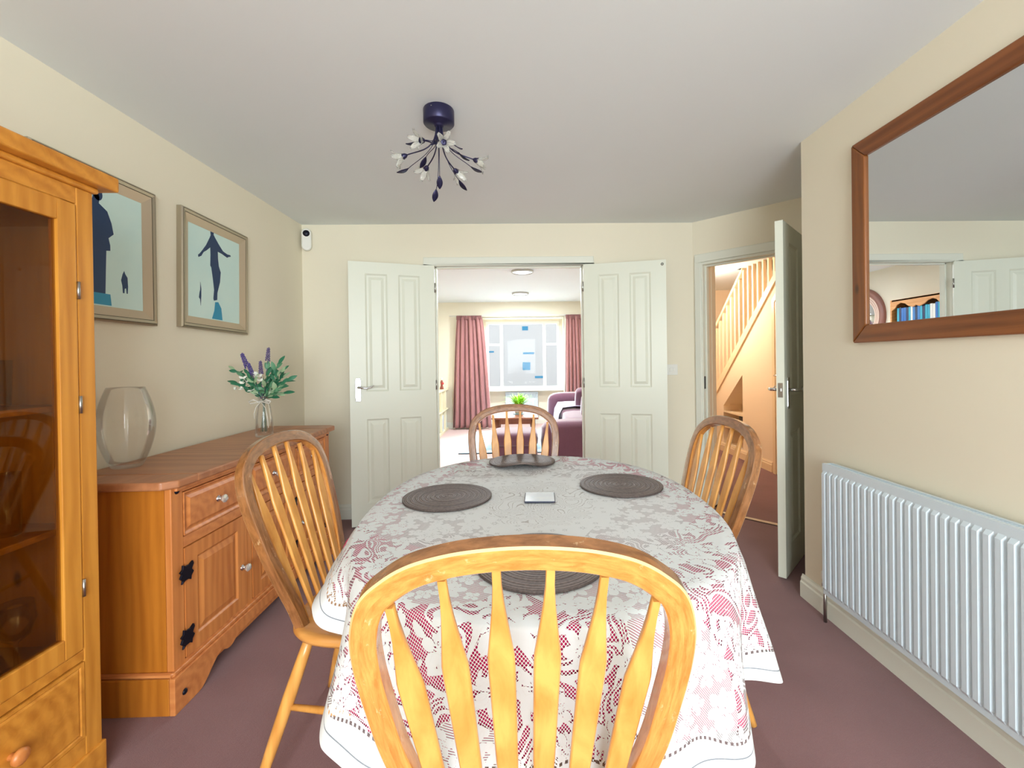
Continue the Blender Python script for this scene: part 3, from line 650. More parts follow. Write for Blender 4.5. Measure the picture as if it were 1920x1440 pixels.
t.tube([(0, -.031, .197), (.03, -.040, .165), (.045, -.048, .110), (.052, -.052, .055)], .0022, 6)
t.build('ribbon_bow', plain('grey satin ribbon', (206, 202, 192), .4), fv)
fl = empty('flower_bouquet', (-1.435, 2.52, .8415), 0, 'bunch of lavender and white buds with green leaves standing in the bottle vase', 'flowers')
rnd = random.Random(3)
green = [plain('sage leaf', (88, 140, 104), .5), plain('deep green leaf', (44, 112, 80), .5), plain('pale leaf', (150, 176, 138), .55)]
stem = MB(); leaves = MB(); pale = MB()
def leaf(mb, p, d, L_, w, mi):
    d = d.normalized(); sd = d.cross(Vector((rnd.uniform(-.4, .4), rnd.uniform(-1, -.3), rnd.uniform(.2, .9)))).normalized(); nn = sd.cross(d)
    rows = []
    for k in range(6):
        u = k/5; ww = w*math.sin(PI*min(.98, u*.92+.06))**.8; c = p+d*L_*u+nn*(-.25*L_*u*u)
        rows.append([c-sd*ww, c+nn*ww*.25, c+sd*ww])
    mb.grid(rows, mi)
tips = []
# (dx, dz, dy) targets of the sprays in the picture plane
for dx, dz, dy in ((-.215, .355, 0), (-.17, .28, -.03), (-.13, .33, .02), (.03, .36, 0), (.10, .385, .02), (.16, .35, -.02), (.175, .29, 0), (.14, .25, -.03), (-.06, .30, -.04), (.06, .31, -.05), (.0, .27, .05), (.11, .31, .05), (-.10, .24, .0), (.13, .22, .02)):
    dx *= .74; p0 = Vector((rnd.uniform(-.014, .014), rnd.uniform(-.014, .014), .006)); pn = Vector((dx*.06, dy*.1, .19)); p2 = Vector((dx*.5, dy*.6, .19+(dz-.19)*.62)); p3 = Vector((dx, dy, dz))
    pts = [p0, p0*.3+Vector((0, 0, .11)), pn, p2, p3]; stem.tube(pts, [.0018, .0018, .0016, .0012, .0008], 5)
    for k in range(11):
        u = .12+.88*k/10
        c = pn.lerp(p2, u*2) if u < .5 else p2.lerp(p3, (u-.5)*2)
        dirv = (p3-pn).normalized()+Vector((rnd.uniform(-.9, .9), rnd.uniform(-.9, .9), rnd.uniform(-.3, .6)))
        if k == 10: dirv = p3-p2
        leaf(leaves, c, dirv, rnd.uniform(.036, .060), rnd.uniform(.0075, .014), rnd.choice([0, 1, 1, 2]))
leaves.build('foliage', green, fl)
stem.build('stems', plain('grey green stem', (110, 122, 104), .6), fl)
for dx, dz, dy, s_ in ((-.118, .445, 0, 1.35), (-.070, .390, -.02, 1.1), (.030, .475, .0, 1.15), (.012, .40, -.05, 1.1)):
    m = MB(); base = Vector((dx*.15, dy*.3, .19)); tip = Vector((dx, dy, dz)); dd = (tip-base).normalized()
    m.tube([base, base.lerp(tip, .85)], .0016, 5)
    h0 = tip-dd*.062*s_
    for k in range(38):
        u = k/37; c = h0+dd*.062*s_*u; a = k*2.4; o1_ = dd.orthogonal().normalized(); o2_ = dd.cross(o1_); rr = .0085*s_*(1-.5*u)
        m.ball(tuple(c+(o1_*math.cos(a)+o2_*math.sin(a))*rr), .0042*s_, 6)
    m.build('lavender_head', plain('lavender purple', (92, 80, 140), .7) if dx < 0 else plain('dusty lavender', (104, 92, 128), .7), fl, smooth=True)
m = MB()
for k in range(16):
    a = rnd.uniform(0, 2*PI); r = rnd.uniform(.02, .11); c = Vector((r*math.cos(a)-.02, r*math.sin(a)*.5-.03, rnd.uniform(.22, .34)))
    for q_ in range(3): leaf(m, c, Vector((rnd.uniform(-1, 1), rnd.uniform(-1, .3), rnd.uniform(0, 1))), .022, .007, 0)
m.build('white_buds', plain('white petal', (226, 228, 216), .6), fl)

# ------------------------------------------------------------------ framed pictures on the left wall
def picture(name, y0, y1, z0, z1, label, figs, tilt=0.0):
    root = empty(name, (XL, (y0+y1)/2, (z0+z1)/2), PI/2, label, 'picture', None); root.rotation_euler = (0, tilt, PI/2)
    w, h = (y1-y0)/2, (z1-z0)/2
    def ring(o_, i_, d0, d1, nm, mat):
        mb = MB(); O = [(-w+o_, -h+o_), (w-o_, -h+o_), (w-o_, h-o_), (-w+o_, h-o_)]; I = [(-w+i_, -h+i_), (w-i_, -h+i_), (w-i_, h-i_), (-w+i_, h-i_)]
        for k in range(4):
            a, b_, c, d = O[k], O[(k+1) % 4], I[(k+1) % 4], I[k]
            q_ = [mb.bm.verts.new((a[0], d0, a[1])), mb.bm.verts.new((b_[0], d0, b_[1])), mb.bm.verts.new((c[0], d1, c[1])), mb.bm.verts.new((d[0], d1, d[1]))]
            bk = [mb.bm.verts.new((p[0], -.001, p[1])) for p in (a, b_, c, d)]
            mb.bm.faces.new(q_); mb.bm.faces.new(bk[::-1])
            for n in range(4): mb.bm.faces.new((q_[n], bk[n], bk[(n+1) % 4], q_[(n+1) % 4]))
        mb.build(nm, mat, root)
    ring(0, .007, -.024, -.030, 'outer_lip', MT['silver_frame']); ring(.007, .010, -.024, -.024, 'groove', MT['silver_dark']); ring(.010, .022, -.031, -.028, 'frame', MT['silver_frame'])
    ring(.022, .025, -.024, -.024, 'groove', MT['silver_dark']); ring(.025, .062, -.027, -.012, 'bevel', MT['silver_bevel'])
    t = NT('pale blue canvas'); v = t.coord(); n = t.noise(v, 4, 3); 
    t.set(color=t.mix(n, s2l((184, 218, 218)), s2l((212, 232, 224))), rough=.5)
    MB().box(-w+.058, w-.058, -.011, -.004, -h+.058, h-.058).build('canvas', t.m, root)
    blue = plain('ink blue paint', (12, 50, 92), .5); teal = plain('wet blue paint', (38, 140, 176), .5)
    for nm, mi, pts in figs:
        MB().prism(pts, -.0118, -.0109, 'y').build(nm, blue if mi == 0 else teal, root)
    return root
def sc(pts, k, ox, oz): return [(ox+x*k, oz+z*k) for x, z in pts]
man = [(-.018, .95), (.0, 1.0), (.03, 1.01), (.05, .97), (.048, .91), (.075, .88), (.16, .80), (.24, .735), (.33, .715), (.40, .72), (.41, .70), (.36, .685), (.33, .665), (.22, .69), (.13, .70), (.135, .60), (.15, .50), (.19, .42), (.175, .28), (.12, .12), (.115, .02), (.05, 0), (.04, .03), (.055, .15), (.03, .30), (.0, .45), (-.02, .47), (-.015, .62), (-.02, .72), (-.09, .66), (-.15, .62), (-.19, .56), (-.245, .53), (-.25, .56), (-.22, .585), (-.18, .63), (-.10, .73), (-.03, .85), (-.01, .89)]
picture('picture_frame', 2.235, 2.772, 1.412, 2.018, 'framed picture of a dark blue figure with outstretched arms', [
    ('painted_figure', 0, sc(man, .40, -.035, -.135)), ('painted_head', 0, [(-.026+.0165*math.cos(PI*k/8), .265+.021*math.sin(PI*k/8)) for k in range(16)]),
    ('painted_reflection', 1, [(-.030, -.236), (.055, -.236), (.045, -.17), (.020, -.138), (-.005, -.142), (-.012, -.19)]),
    ('painted_dog', 0, sc([(-.01, 0), (.0, .06), (.012, .10), (.015, .20), (.03, .11), (.03, .02), (.02, -.10), (.01, -.02)], .42, -.125, -.135))], tilt=0.02)
man2 = [(.00, 1.12), (.05, 1.13), (.07, 1.06), (.06, 1.0), (.16, .94), (.21, .82), (.235, .70), (.17, .64), (.19, .56), (.19, .50), (.14, .49), (.13, .25), (.12, .0), (-.05, 0), (-.04, .3), (-.06, .5), (-.14, .48), (-.17, .7), (-.14, .9), (-.03, .98), (-.01, 1.05)]
picture('picture_frame', 1.555, 2.085, 1.408, 2.014, 'framed picture of a coated blue figure and small dog, half behind the cabinet', [
    ('painted_figure', 0, sc(man2, .36, -.02, -.19)), ('painted_head', 0, [(-.002+.020*math.cos(PI*k/8), .205+.025*math.sin(PI*k/8)) for k in range(16)]), ('painted_reflection', 1, [(-.04, -.236), (.05, -.236), (.045, -.19), (-.038, -.19)]),
    ('painted_dog', 0, sc([(-.03, .0), (-.035, .08), (-.05, .14), (-.03, .21), (-.01, .25), (.0, .22), (.03, .18), (.035, .08), (.03, 0), (.018, .0), (.012, .06), (-.008, .05), (-.012, 0)], .38, .115, -.175))])

# ------------------------------------------------------------------ wall mirror and radiator
mr = empty('wall_mirror', (XR, 1.30, 1.70), -PI/2, 'large wall mirror in a wide brown pine frame', 'mirror')
mw, mh, fw = .552, .418, .072   # local x runs from far to near, -y into the room
def mring(pts, nm, mat):
    MB().prism(pts, -.024, -.001, 'y').build(nm, mat, mr, bevel=.006, seg=3)
mring([(-mw, -mh), (-mw+fw, -mh+fw), (-mw+fw, mh-fw), (-mw, mh)], 'frame_stile', MT['mirror_z'])
mring([(mw, -mh), (mw, mh), (mw-fw, mh-fw), (mw-fw, -mh+fw)], 'frame_stile', MT['mirror_z'])
MT['mirror_x'] = wood('brown pine frame length', (144, 86, 42), (106, 58, 24), 'x', 0.35, True)
mring([(-mw, -mh), (mw, -mh), (mw-fw, -mh+fw), (-mw+fw, -mh+fw)], 'frame_rail', MT['mirror_x'])
mring([(-mw, mh), (-mw+fw, mh-fw), (mw-fw, mh-fw), (mw, mh)], 'frame_rail', MT['mirror_x'])
MB().box(-mw+fw-.004, mw-fw+.004, -.013, -.009, -mh+fw-.004, mh-fw+.004).build('mirror_glass', MT['mirror'], mr)

def radiator(name, loc, rz, L_, z0, z1, pitch, label, dep=.066):
    root = empty(name, loc, rz, label, 'radiator')
    n = int(round(L_/pitch)); rows_t = []
    H_ = z1-z0; rows = []
    lv = [(0, 0.0), (.020, 0.0), (.034, 1.0), (H_-.040, 1.0), (H_-.026, 0.0), (H_, 0.0)]
    for zz, k in lv:
        r = []
        for i in range(n):
            for u, dd in ((0, 0), (.10, 0), (.27, -.010), (.73, -.010), (.90, 0)):
                r.append((i*pitch+u*pitch, -dep+dd*k*(1), z0+zz))
        r.append((L_, -dep, z0+zz)); rows.append(r)
    m = MB().grid(rows, smooth=False)
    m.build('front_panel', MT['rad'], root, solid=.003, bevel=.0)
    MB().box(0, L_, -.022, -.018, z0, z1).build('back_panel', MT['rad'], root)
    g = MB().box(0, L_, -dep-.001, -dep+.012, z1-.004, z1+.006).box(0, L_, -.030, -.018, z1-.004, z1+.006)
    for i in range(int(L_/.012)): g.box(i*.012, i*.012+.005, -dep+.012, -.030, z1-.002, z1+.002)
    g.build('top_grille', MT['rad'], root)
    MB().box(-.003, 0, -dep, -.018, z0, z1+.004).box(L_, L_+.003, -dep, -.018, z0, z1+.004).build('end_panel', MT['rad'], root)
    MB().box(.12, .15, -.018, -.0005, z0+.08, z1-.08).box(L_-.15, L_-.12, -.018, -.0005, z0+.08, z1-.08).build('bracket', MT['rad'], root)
    return root
# local x runs from far to near, so rz = -90 deg; -y points into the room
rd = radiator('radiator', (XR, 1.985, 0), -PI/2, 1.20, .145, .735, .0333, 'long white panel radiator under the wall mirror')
v = MB().tube([(-.022, -.045, .0), (-.022, -.045, .19)], .0075, 10).tube([(-.022, -.045, .175), (.0, -.045, .175)], .009, 10).build('pipe', MT['brushed'], rd)
MB().lathe([(.013, 0), (.015, .004), (.015, .034), (.011, .04)], 14, -.022, -.045, .195).build('valve_cap', MT['white_plastic'], rd)
MB().lathe([(.012, 0), (.012, .02)], 6, -.022, -.045, .165).build('valve_nut', MT['chrome'], rd)

# ------------------------------------------------------------------ wall fittings
pr_ = empty('alarm_sensor', (-1.648, YF, 2.19), 0, 'white alarm motion sensor with a dark eye in the ceiling corner', 'sensor')
pr_.rotation_euler = (0, 0, PI/10)
m = MB(); pts = [(.036*math.cos(a), .050+.036*math.sin(a)) for a in [PI*k/12 for k in range(13)]]+[(.036*math.cos(a), -.050+.036*math.sin(a)) for a in [PI+PI*k/12 for k in range(13)]]
m.prism(pts, -.052, -.012, 'y').build('housing', MT['white_plastic'], pr_, bevel=.012, seg=4)
MB().lathe([(.025, .052), (.022, .058), (.012, .062), (.0001, .063)], 20, 0, 0, .045, 'y', cap=False).build('lens', MT['iron'], pr_).scale.y = -1
swt = empty('light_switch', (1.224, YF, 1.140), 0, 'white double light switch between the doorways', 'switch')
MB().box(-.043, .043, -.010, 0, -.043, .043).build('plate', MT['white_plastic'], swt, bevel=.003)
for x in (-.014, .014):
    r = MB().box(x-.010, x+.010, -.015, -.009, -.014, .014).build('rocker', MT['white_plastic'], swt, bevel=.002)

# ------------------------------------------------------------------ ceiling light with glass flowers
cl = empty('ceiling_light', (-.333, 1.93, ZC), 0, 'dark navy ceiling light with curved stems, metal leaves and glass flowers', 'ceiling light')
b = MB().lathe([(.0001, 0), (.064, 0), (.066, -.004), (.066, -.058), (.062, -.063), (.024, -.064), (.022, -.068), (.018, -.074), (.0001, -.075)], 40, cap=False)
b.build('canopy', MT['navy_metal'], cl)
MB().lathe([(.003, 0), (.003, -.003)], 8, -.02, -.062, -.014).build('screw', MT['brushed'], cl)
frost = NT('frosted petal glass'); frost.set(color=(.93, .93, .88), rough=.18, trans=.75, ior=1.35); frost = frost.m
def bez(p, n=14):
    out = []
    for k in range(n+1):
        u = k/n; a = p[0]*(1-u)**3+p[1]*3*u*(1-u)**2+p[2]*3*u*u*(1-u)+p[3]*u**3; out.append(a)
    return out
def flower(parent, p, d):
    d = d.normalized(); q = d.to_track_quat('Z', 'Y').to_matrix()
    cup = MB().lathe([(.004, -.006), (.010, .002), (.013, .014), (.012, .018), (.0001, .012)], 14, cap=False)
    for v in cup.bm.verts: v.co = p+q @ v.co
    cup.build('cup', MT['navy_metal'], parent)
    pet = MB()
    for k in range(5):
        a = 2*PI*k/5; ca, sa = math.cos(a), math.sin(a); rows = []
        for i in range(6):
            u = i/5; r = .010+.020*u**1.2+.012*u**3; z = .012+.045*u-.006*u**3; w = .013*math.sin(PI*(.25+.62*u))
            tt = .05*math.sin(PI*u)
            rows.append([p+q @ Vector((ca*r-sa*w*s_, sa*r+ca*w*s_, z+.004*abs(s_)*u)) for s_ in (-1, -.5, 0, .5, 1)])
        pet.grid(rows)
    pet.build('glass_flower', frost, parent, solid=.0016, smooth=True)
def mleaf(parent, p, d, L_=.058, w=.0135):
    d = d.normalized(); sd = d.cross(Vector((0, 0, 1))).normalized(); nn = sd.cross(d); rows = []
    for k in range(8):
        u = k/7; ww = w*math.sin(PI*min(.985, u*.95+.03))**.9; c = p+d*L_*u-nn*.004*math.sin(PI*u)
        rows.append([c-sd*ww, c+nn*.003, c+sd*ww])
    MB().grid(rows).build('leaf', MT['navy_metal'], parent, solid=.0015, smooth=True)
base = Vector((0, 0, -.062))
for ang, R_, zz in ((8, .150, -.205), (62, .110, -.215), (128, .115, -.205), (172, .150, -.185), (232, .085, -.165), (292, .075, -.175)):
    a = math.radians(ang); h = Vector((math.cos(a), math.sin(a), 0)); e = h*R_+Vector((0, 0, zz)); p0 = base+h*.012
    st_ = MB().tube(bez([p0, p0+Vector((0, 0, -.12)), e-h*.060+Vector((0, 0, .020)), e]), .0028, 8).build('stem', MT['navy_metal'], cl)
    flower(st_, e, (h*.8+Vector((0, 0, -.28))))
for ang, R_, zz, dd in ((20, .155, -.225, -.2), (48, .120, -.270, -.5), (100, .050, -.265, -.9), (140, .10, -.175, -.6), (118, .055, -.325, -.8), (165, .165, -.235, -.15), (200, .095, -.150, -.25), (260, .06, -.16, -.6), (330, .085, -.165, -.5), (5, .09, -.18, -.5)):
    a = math.radians(ang); h = Vector((math.cos(a), math.sin(a), 0)); e = h*R_*.9+Vector((0, 0, zz)); p0 = base+h*.008
    st_ = MB().tube(bez([p0, p0+Vector((0, 0, -.12)), e-h*.045+Vector((0, 0, .035)), e]), .0016, 6).build('stem', MT['navy_metal'], cl)
    mleaf(st_, e, h*.7+Vector((0, 0, dd)))

# ------------------------------------------------------------------ dining table, undercloth and lace cloth
TC = Vector((.060, 1.455)); TA, TB = .530, .685
tb = empty('dining_table', (TC.x, TC.y, 0), 0, 'oval wooden dining table hidden under the lace tablecloth', 'table')
def oval(a, b, th, n=2.3):
    c, s_ = math.cos(th), math.sin(th); return (a*abs(c)**(2/n)*(1 if c >= 0 else -1), b*abs(s_)**(2/n)*(1 if s_ >= 0 else -1))
MB().prism([oval(TA-.004, TB-.004, 2*PI*k/96) for k in range(96)], .735, .760, 'z').build('tabletop', MT['table_wood'], tb, bevel=.008)
MB().box(-.30, .30, -.42, -.40, .65, .735).box(-.30, .30, .40, .42, .65, .735).box(-.30, -.28, -.40, .40, .65, .735).box(.28, .30, -.40, .40, .65, .735).build('apron', MT['table_wood'], tb)
for sx, sy in ((-1, -1), (1, -1), (-1, 1), (1, 1)):
    MB().lathe([(.026, 0), (.034, .05), (.024, .12), (.034, .40), (.038, .60), (.038, .735)], 16, sx*.26, sy*.37).build('leg', MT['table_wood'], tb)
KEYS = [(0, .20), (60, .20), (90, .20), (120, .19), (150, .17), (190, .13), (211, .135), (222, .17), (234, .27), (250, .31), (270, .30), (290, .31), (305, .33), (318, .30), (327, .33), (338, .31), (350, .25), (360, .20)]
FLR = [(0, .03), (60, .03), (90, .015), (120, .03), (150, .045), (190, .05), (211, .090), (222, .045), (234, .085), (250, .045), (270, .010), (290, .020), (304, .045), (314, .02), (327, .085), (340, .06), (360, .03)]
def interp(K, d):
    for (a, u), (b_, v) in zip(K, K[1:]):
        if a <= d <= b_:
            t_ = (d-a)/(b_-a); t_ = t_*t_*(3-2*t_); return u+(v-u)*t_
    return K[0][1]
def cloth(name, mat, dz, inset, shorten):
    N = 720; rows = []; uvs = []; zn = []
    ntop, nd = 14, 26
    for j in range(ntop+nd+1):
        r = []; uvr = []; zr = []
        for i in range(N):
            th = 2*PI*i/N; ox, oy = oval(TA+.004-inset, TB+.004-inset, th); deg = (math.degrees(math.atan2(oy, ox))) % 360
            rr = math.hypot(ox, oy); ux, uy = ox/rr, oy/rr
            drop = max(.05, interp(KEYS, deg)-shorten)
            full = interp(KEYS, deg)
            fl = interp(FLR, deg)*drop/max(full, .01)
            if j <= ntop:
                k = j/ntop; k = .02+.98*k; x, y, z = ox*k, oy*k, .7645+dz; d = 0; flat = rr*k
                rho = math.hypot(ox*k/TA, oy*k/TB)
                if j == ntop: z -= .0012
            else:
                u = (j-ntop)/nd; d = drop*u
                fold = math.sin(math.radians(deg)*17+.7*math.sin(math.radians(deg)*5))*.55+math.sin(math.radians(deg)*31+2)*.25
                crease = -.035*math.exp(-((deg-222)/4.0)**2)-.040*math.exp(-((deg-315)/4.0)**2)-.02*math.exp(-((deg-262)/4)**2)-.018*math.exp(-((deg-283)/3.5)**2)
                amp = .018 if 195 < deg < 345 else .012
                off = .010*min(1, u*6)+fl*u**1.1+(fold*amp+crease)*min(1, u*1.3)**1.5
                off = max(off, .004 + .002*u)
                x, y = ox+ux*off, oy+uy*off
                e = min(d, .012); z = .7645+dz-.0012-d+.004*(1-min(1, u*8))
                flat = rr+d; rho = 1+d/.55
            r.append((x+TC.x, y+TC.y, z)); uvr.append((ux*flat, uy*flat)); zr.append((rho, (full-shorten*0)-d if j > ntop else full+(1-rho)*.5))
        rows.append(r); uvs.append(uvr); zn.append(zr)
    bm = bmesh.new(); l1 = bm.loops.layers.uv.new('flat'); l2 = bm.loops.layers.uv.new('zone')
    V = [[bm.verts.new(p) for p in r] for r in rows]
    def setuv(f, idx):
        f.smooth = True
        for lp, (j, i) in zip(f.loops, idx): lp[l1].uv = uvs[j][i]; lp[l2].uv = zn[j][i]
    for j in range(len(rows)-1):
        for i in range(N):
            i2 = (i+1) % N; setuv(bm.faces.new((V[j][i], V[j][i2], V[j+1][i2], V[j+1][i])), ((j, i), (j, i2), (j+1, i2), (j+1, i)))
    f = bm.faces.new(V[0][::-1])
    for lp, i in zip(f.loops, range(N)[::-1]): lp[l1].uv = uvs[0][i]; lp[l2].uv = (.02, .5)
    bmesh.ops.recalc_face_normals(bm, faces=bm.faces)
    me = bpy.data.meshes.new(name); bm.to_mesh(me); bm.free(); me.materials.append(mat)
    return link(bpy.data.objects.new(name, me))
o = cloth('undercloth', MT['under'], -.0030, .006, .075)
tag(o, 'magenta undercloth showing through the holes of the lace', 'tablecloth')
o = cloth('lace_tablecloth', MT['lace'], 0, 0, 0)
tag(o, 'white lace tablecloth with flower pattern draped over the oval table', 'tablecloth')

# place mats and coaster
def matdisc(bend=0.0):
    mb = MB(); rows = []
    R_ = .148
    for j in range(31):
        r = max(1e-4, R_*j/30); z = .0028+.0012*math.sin(j*1.9)
        rows.append([(r*math.cos(2*PI*i/72), r*math.sin(2*PI*i/72), z) for i in range(72)])
    for j in range(30, -1, -10):
        r = max(1e-4, R_*j/30); rows.append([(r*math.cos(2*PI*i/72), r*math.sin(2*PI*i/72), -.002) for i in range(72)])
    mb.grid(rows, closed=True)
    if bend:
        for v in mb.bm.verts:
            x, y, z = v.co; v.co.z = z+.003+bend*(.5+.5*math.cos(x*30))*max(0, (-y+.02)/.148)*.6+bend*.9*max(0, -y/.148)**2*.45
    return mb
zt = .7675
for (x, y, rz, lab, bd) in ((-.247, 1.500, 0, 'brown woven round placemat on the left side of the table', 0), (.364, 1.600, .3, 'brown woven round placemat on the right side of the table', 0),
                        (.042, 1.010, 0, 'brown woven round placemat behind the nearest chair', 0), (.008, 1.990, 0, 'warped brown placemat at the far end of the table', .022)):
    o = matdisc(bd).build('placemat', MT['mat']); o.location = (x, y, zt+.002); o.rotation_euler = (0, 0, rz); tag(o, lab, 'placemat')
co = MB().box(-.050, .050, -.050, .050, 0, .005).build('coaster', plain('dark coaster edge', (40, 46, 70), .4), bevel=.003)
co.location = (.063, 1.468, .7675); co.rotation_euler = (0, 0, -.05); tag(co, 'small square pale glass coaster in the middle of the table', 'coaster')
ct = NT('pale coaster top'); v = ct.coord('Object', (30, 30, 30)); n = ct.noise(v, 1, 3); ct.set(color=ct.mix(n, s2l((200, 210, 222)), s2l((226, 230, 232))), rough=.06, coat=.6)
MB().box(-.0475, .0475, -.0475, .0475, .0051, .0060).build('coaster_top', ct.m, co)

def _ring(m, j):
    m.bm.verts.ensure_lookup_table(); return [m.bm.verts[j*72+i] for i in range(72)]
# ------------------------------------------------------------------ dining chairs (local +y is the front)
def make_chair():
    root = empty('dining_chair')
    # seat
    out = []
    for k in range(72):
        a = 2*PI*k/72; c, s_ = math.cos(a), math.sin(a); n = 2.9
        x = .215*abs(c)**(2/n)*(1 if c >= 0 else -1); y = .205*abs(s_)**(2/n)*(1 if s_ >= 0 else -1)
        x *= 1+.05*(y/.205); out.append((x, y-.005))
    rows = []
    for k_, z in ((.90, .418), (.97, .423), (1.0, .434), (.995, .446), (.96, .452), (.90, .451), (.75, .446), (.5, .440), (.25, .440), (.02, .441)):
        rows.append([(x*k_, y*k_, z-(.006*max(0, 1-abs(k_-.5)*2.5)*(1 if y < .05 else .3) if z > .438 and k_ < .9 else 0)) for x, y in out])
    m = MB().grid(rows, closed=True); m.bm.faces.new(_ring(m, 0)); m.bm.faces.new(_ring(m, 9))
    m.build('seat', MT['oak_x'], root, smooth=True)
    # bow
    half = [(.140, .435), (.150, .50), (.166, .56), (.192, .66), (.205, .74), (.213, .81), (.212, .865), (.198, .912), (.170, .940), (.136, .960), (.090, .973), (.045, .979), (0, .981)]
    pts2 = [(-x, z) for x, z in half]+[(x, z) for x, z in half[::-1][1:]]
    # smooth by Catmull-Rom
    cr = []
    for i in range(len(pts2)-1):
        p = [Vector(pts2[max(0, min(len(pts2)-1, i+q_))]) for q_ in (-1, 0, 1, 2)]
        for k in range(12):
            t_ = k/12; cr.append(.5*((2*p[1])+(-p[0]+p[2])*t_+(2*p[0]-5*p[1]+4*p[2]-p[3])*t_*t_+(-p[0]+3*p[1]-3*p[2]+p[3])*t_**3))
    cr.append(Vector(pts2[-1]))
    def back(x, z): return Vector((x, -.155-(z-.45)*.285, z))
    sec = [(.0, -1), (.84, -.97), (1, -.78), (1, .78), (.84, .97), (0, 1), (-.84, .97), (-1, .78), (-1, -.78), (-.84, -.97)]   # u: outward in plane, v: towards the front
    m = MB(); rings = []; uvl = m.bm.loops.layers.uv.new('grain')
    for i, p in enumerate(cr):
        t_ = (cr[min(i+1, len(cr)-1)]-cr[max(i-1, 0)]).normalized(); o_ = Vector((-t_.y, t_.x)); c = back(p.x, p.y)
        O = Vector((o_.x, -o_.y*.274, o_.y*.962)); Fv = Vector((0, .962, .274)); wu = .0180; wv = .0145
        rings.append([m.bm.verts.new(c+O*wu*u+Fv*wv*v) for u, v in sec])
    for i in range(len(rings)-1):
        for k in range(10):
            f = m.bm.faces.new((rings[i][k], rings[i][(k+1) % 10], rings[i+1][(k+1) % 10], rings[i+1][k])); f.smooth = False
            for lp, (ii, kk) in zip(f.loops, ((i, k), (i, k+1), (i+1, k+1), (i+1, k))): lp[uvl].uv = (ii*.0105, kk*.011)
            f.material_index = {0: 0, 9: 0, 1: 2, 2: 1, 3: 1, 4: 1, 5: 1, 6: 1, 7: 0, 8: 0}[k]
    m.bm.faces.new(rings[0]); m.bm.faces.new(rings[-1])
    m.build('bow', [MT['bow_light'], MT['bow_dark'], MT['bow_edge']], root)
    # arrow spindles
    for i in range(6):
        s_ = (i-2.5)/2.5; xb, zb = s_*.118, .448; xt = s_*.176; zt_ = .968-.050*abs(s_)**2.3-.012*abs(s_)
        Lz = zt_-zb; m = MB(); R = []
        for u, w, d in ((0, .007, .006), (.10, .0085, .0065), (.22, .0135, .006), (.34, .0165, .0055), (.55, .0180, .0055), (.68, .0190, .0055), (.72, .0188, .0055), (.80, .0135, .006), (.88, .0085, .0065), (.94, .0062, .0062), (1.0, .0058, .0058)):
            z = zb+Lz*u; x = xb+(xt-xb)*u; c = back(x, z)
            R.append([m.bm.verts.new(c+Vector((w*a_, b__*d*.96, b__*d*.27))) for a_, b__ in ((1, .35), (.82, 1), (-.82, 1), (-1, .35), (-1, -.35), (-.82, -1), (.82, -1), (1, -.35))])
        for a_ in range(len(R)-1):
            for k in range(8): f = m.bm.faces.new((R[a_][k], R[a_][(k+1) % 8], R[a_+1][(k+1) % 8], R[a_+1][k])); f.smooth = k not in (1, 5)
        m.bm.faces.new(R[0]); m.bm.faces.new(R[-1]); m.build('spindle', MT['oak'], root)
    F = {}
    for sx in (-1, 1):
        for sy, (tx, ty, bx_, by_) in ((-1, (.145, -.125, .222, -.255)), (1, (.145, .130, .205, .205))):
            t0, b0_ = Vector((sx*tx, ty, .430)), Vector((sx*bx_, by_, .0)); F[(sx, sy)] = (t0, b0_)
            ps = [t0.lerp(b0_, u) for u in (0, .15, .4, .7, .93, 1)]
            MB().tube(ps, [.0135, .0165, .0185, .0165, .0125, .0115], 14).build('leg', MT['oak'], root)
    def on(k, z): t0, b0_ = F[k]; return t0.lerp(b0_, (.43-z)/.43)
    mids = []
    for sx in (-1, 1):
        a_, b__ = on((sx, -1), .235), on((sx, 1), .20); mids.append(a_.lerp(b__, .5))
        MB().tube([a_, a_.lerp(b__, .5), b__], [.008, .0115, .008], 10).build('stretcher', MT['oak'], root)
    MB().tube([mids[0], mids[0].lerp(mids[1], .5), mids[1]], [.008, .0115, .008], 10).build('stretcher', MT['oak'], root)
    return root
ch = make_chair()
labs = [('nearest arrow-back dining chair, its back towards the viewer', (.002, .868, 0), 0.0),
        ('arrow-back dining chair on the left, between the sideboard and the table', (-.492, 1.46, 0), -PI/2-.06),
        ('arrow-back dining chair at the far end of the table in front of the double doorway', (-.024, 2.005, 0), PI+.03),
        ('arrow-back dining chair on the right side of the table near the open hall door', (.495, 1.655, 0), PI/2+.07)]
for i, (lab, loc, rz) in enumerate(labs):
    c = ch if i == 0 else copy_tree(ch)
    c.location = loc; c.rotation_euler = (0, 0, rz); tag(c, lab, 'chair', 'arrow-back dining chairs')

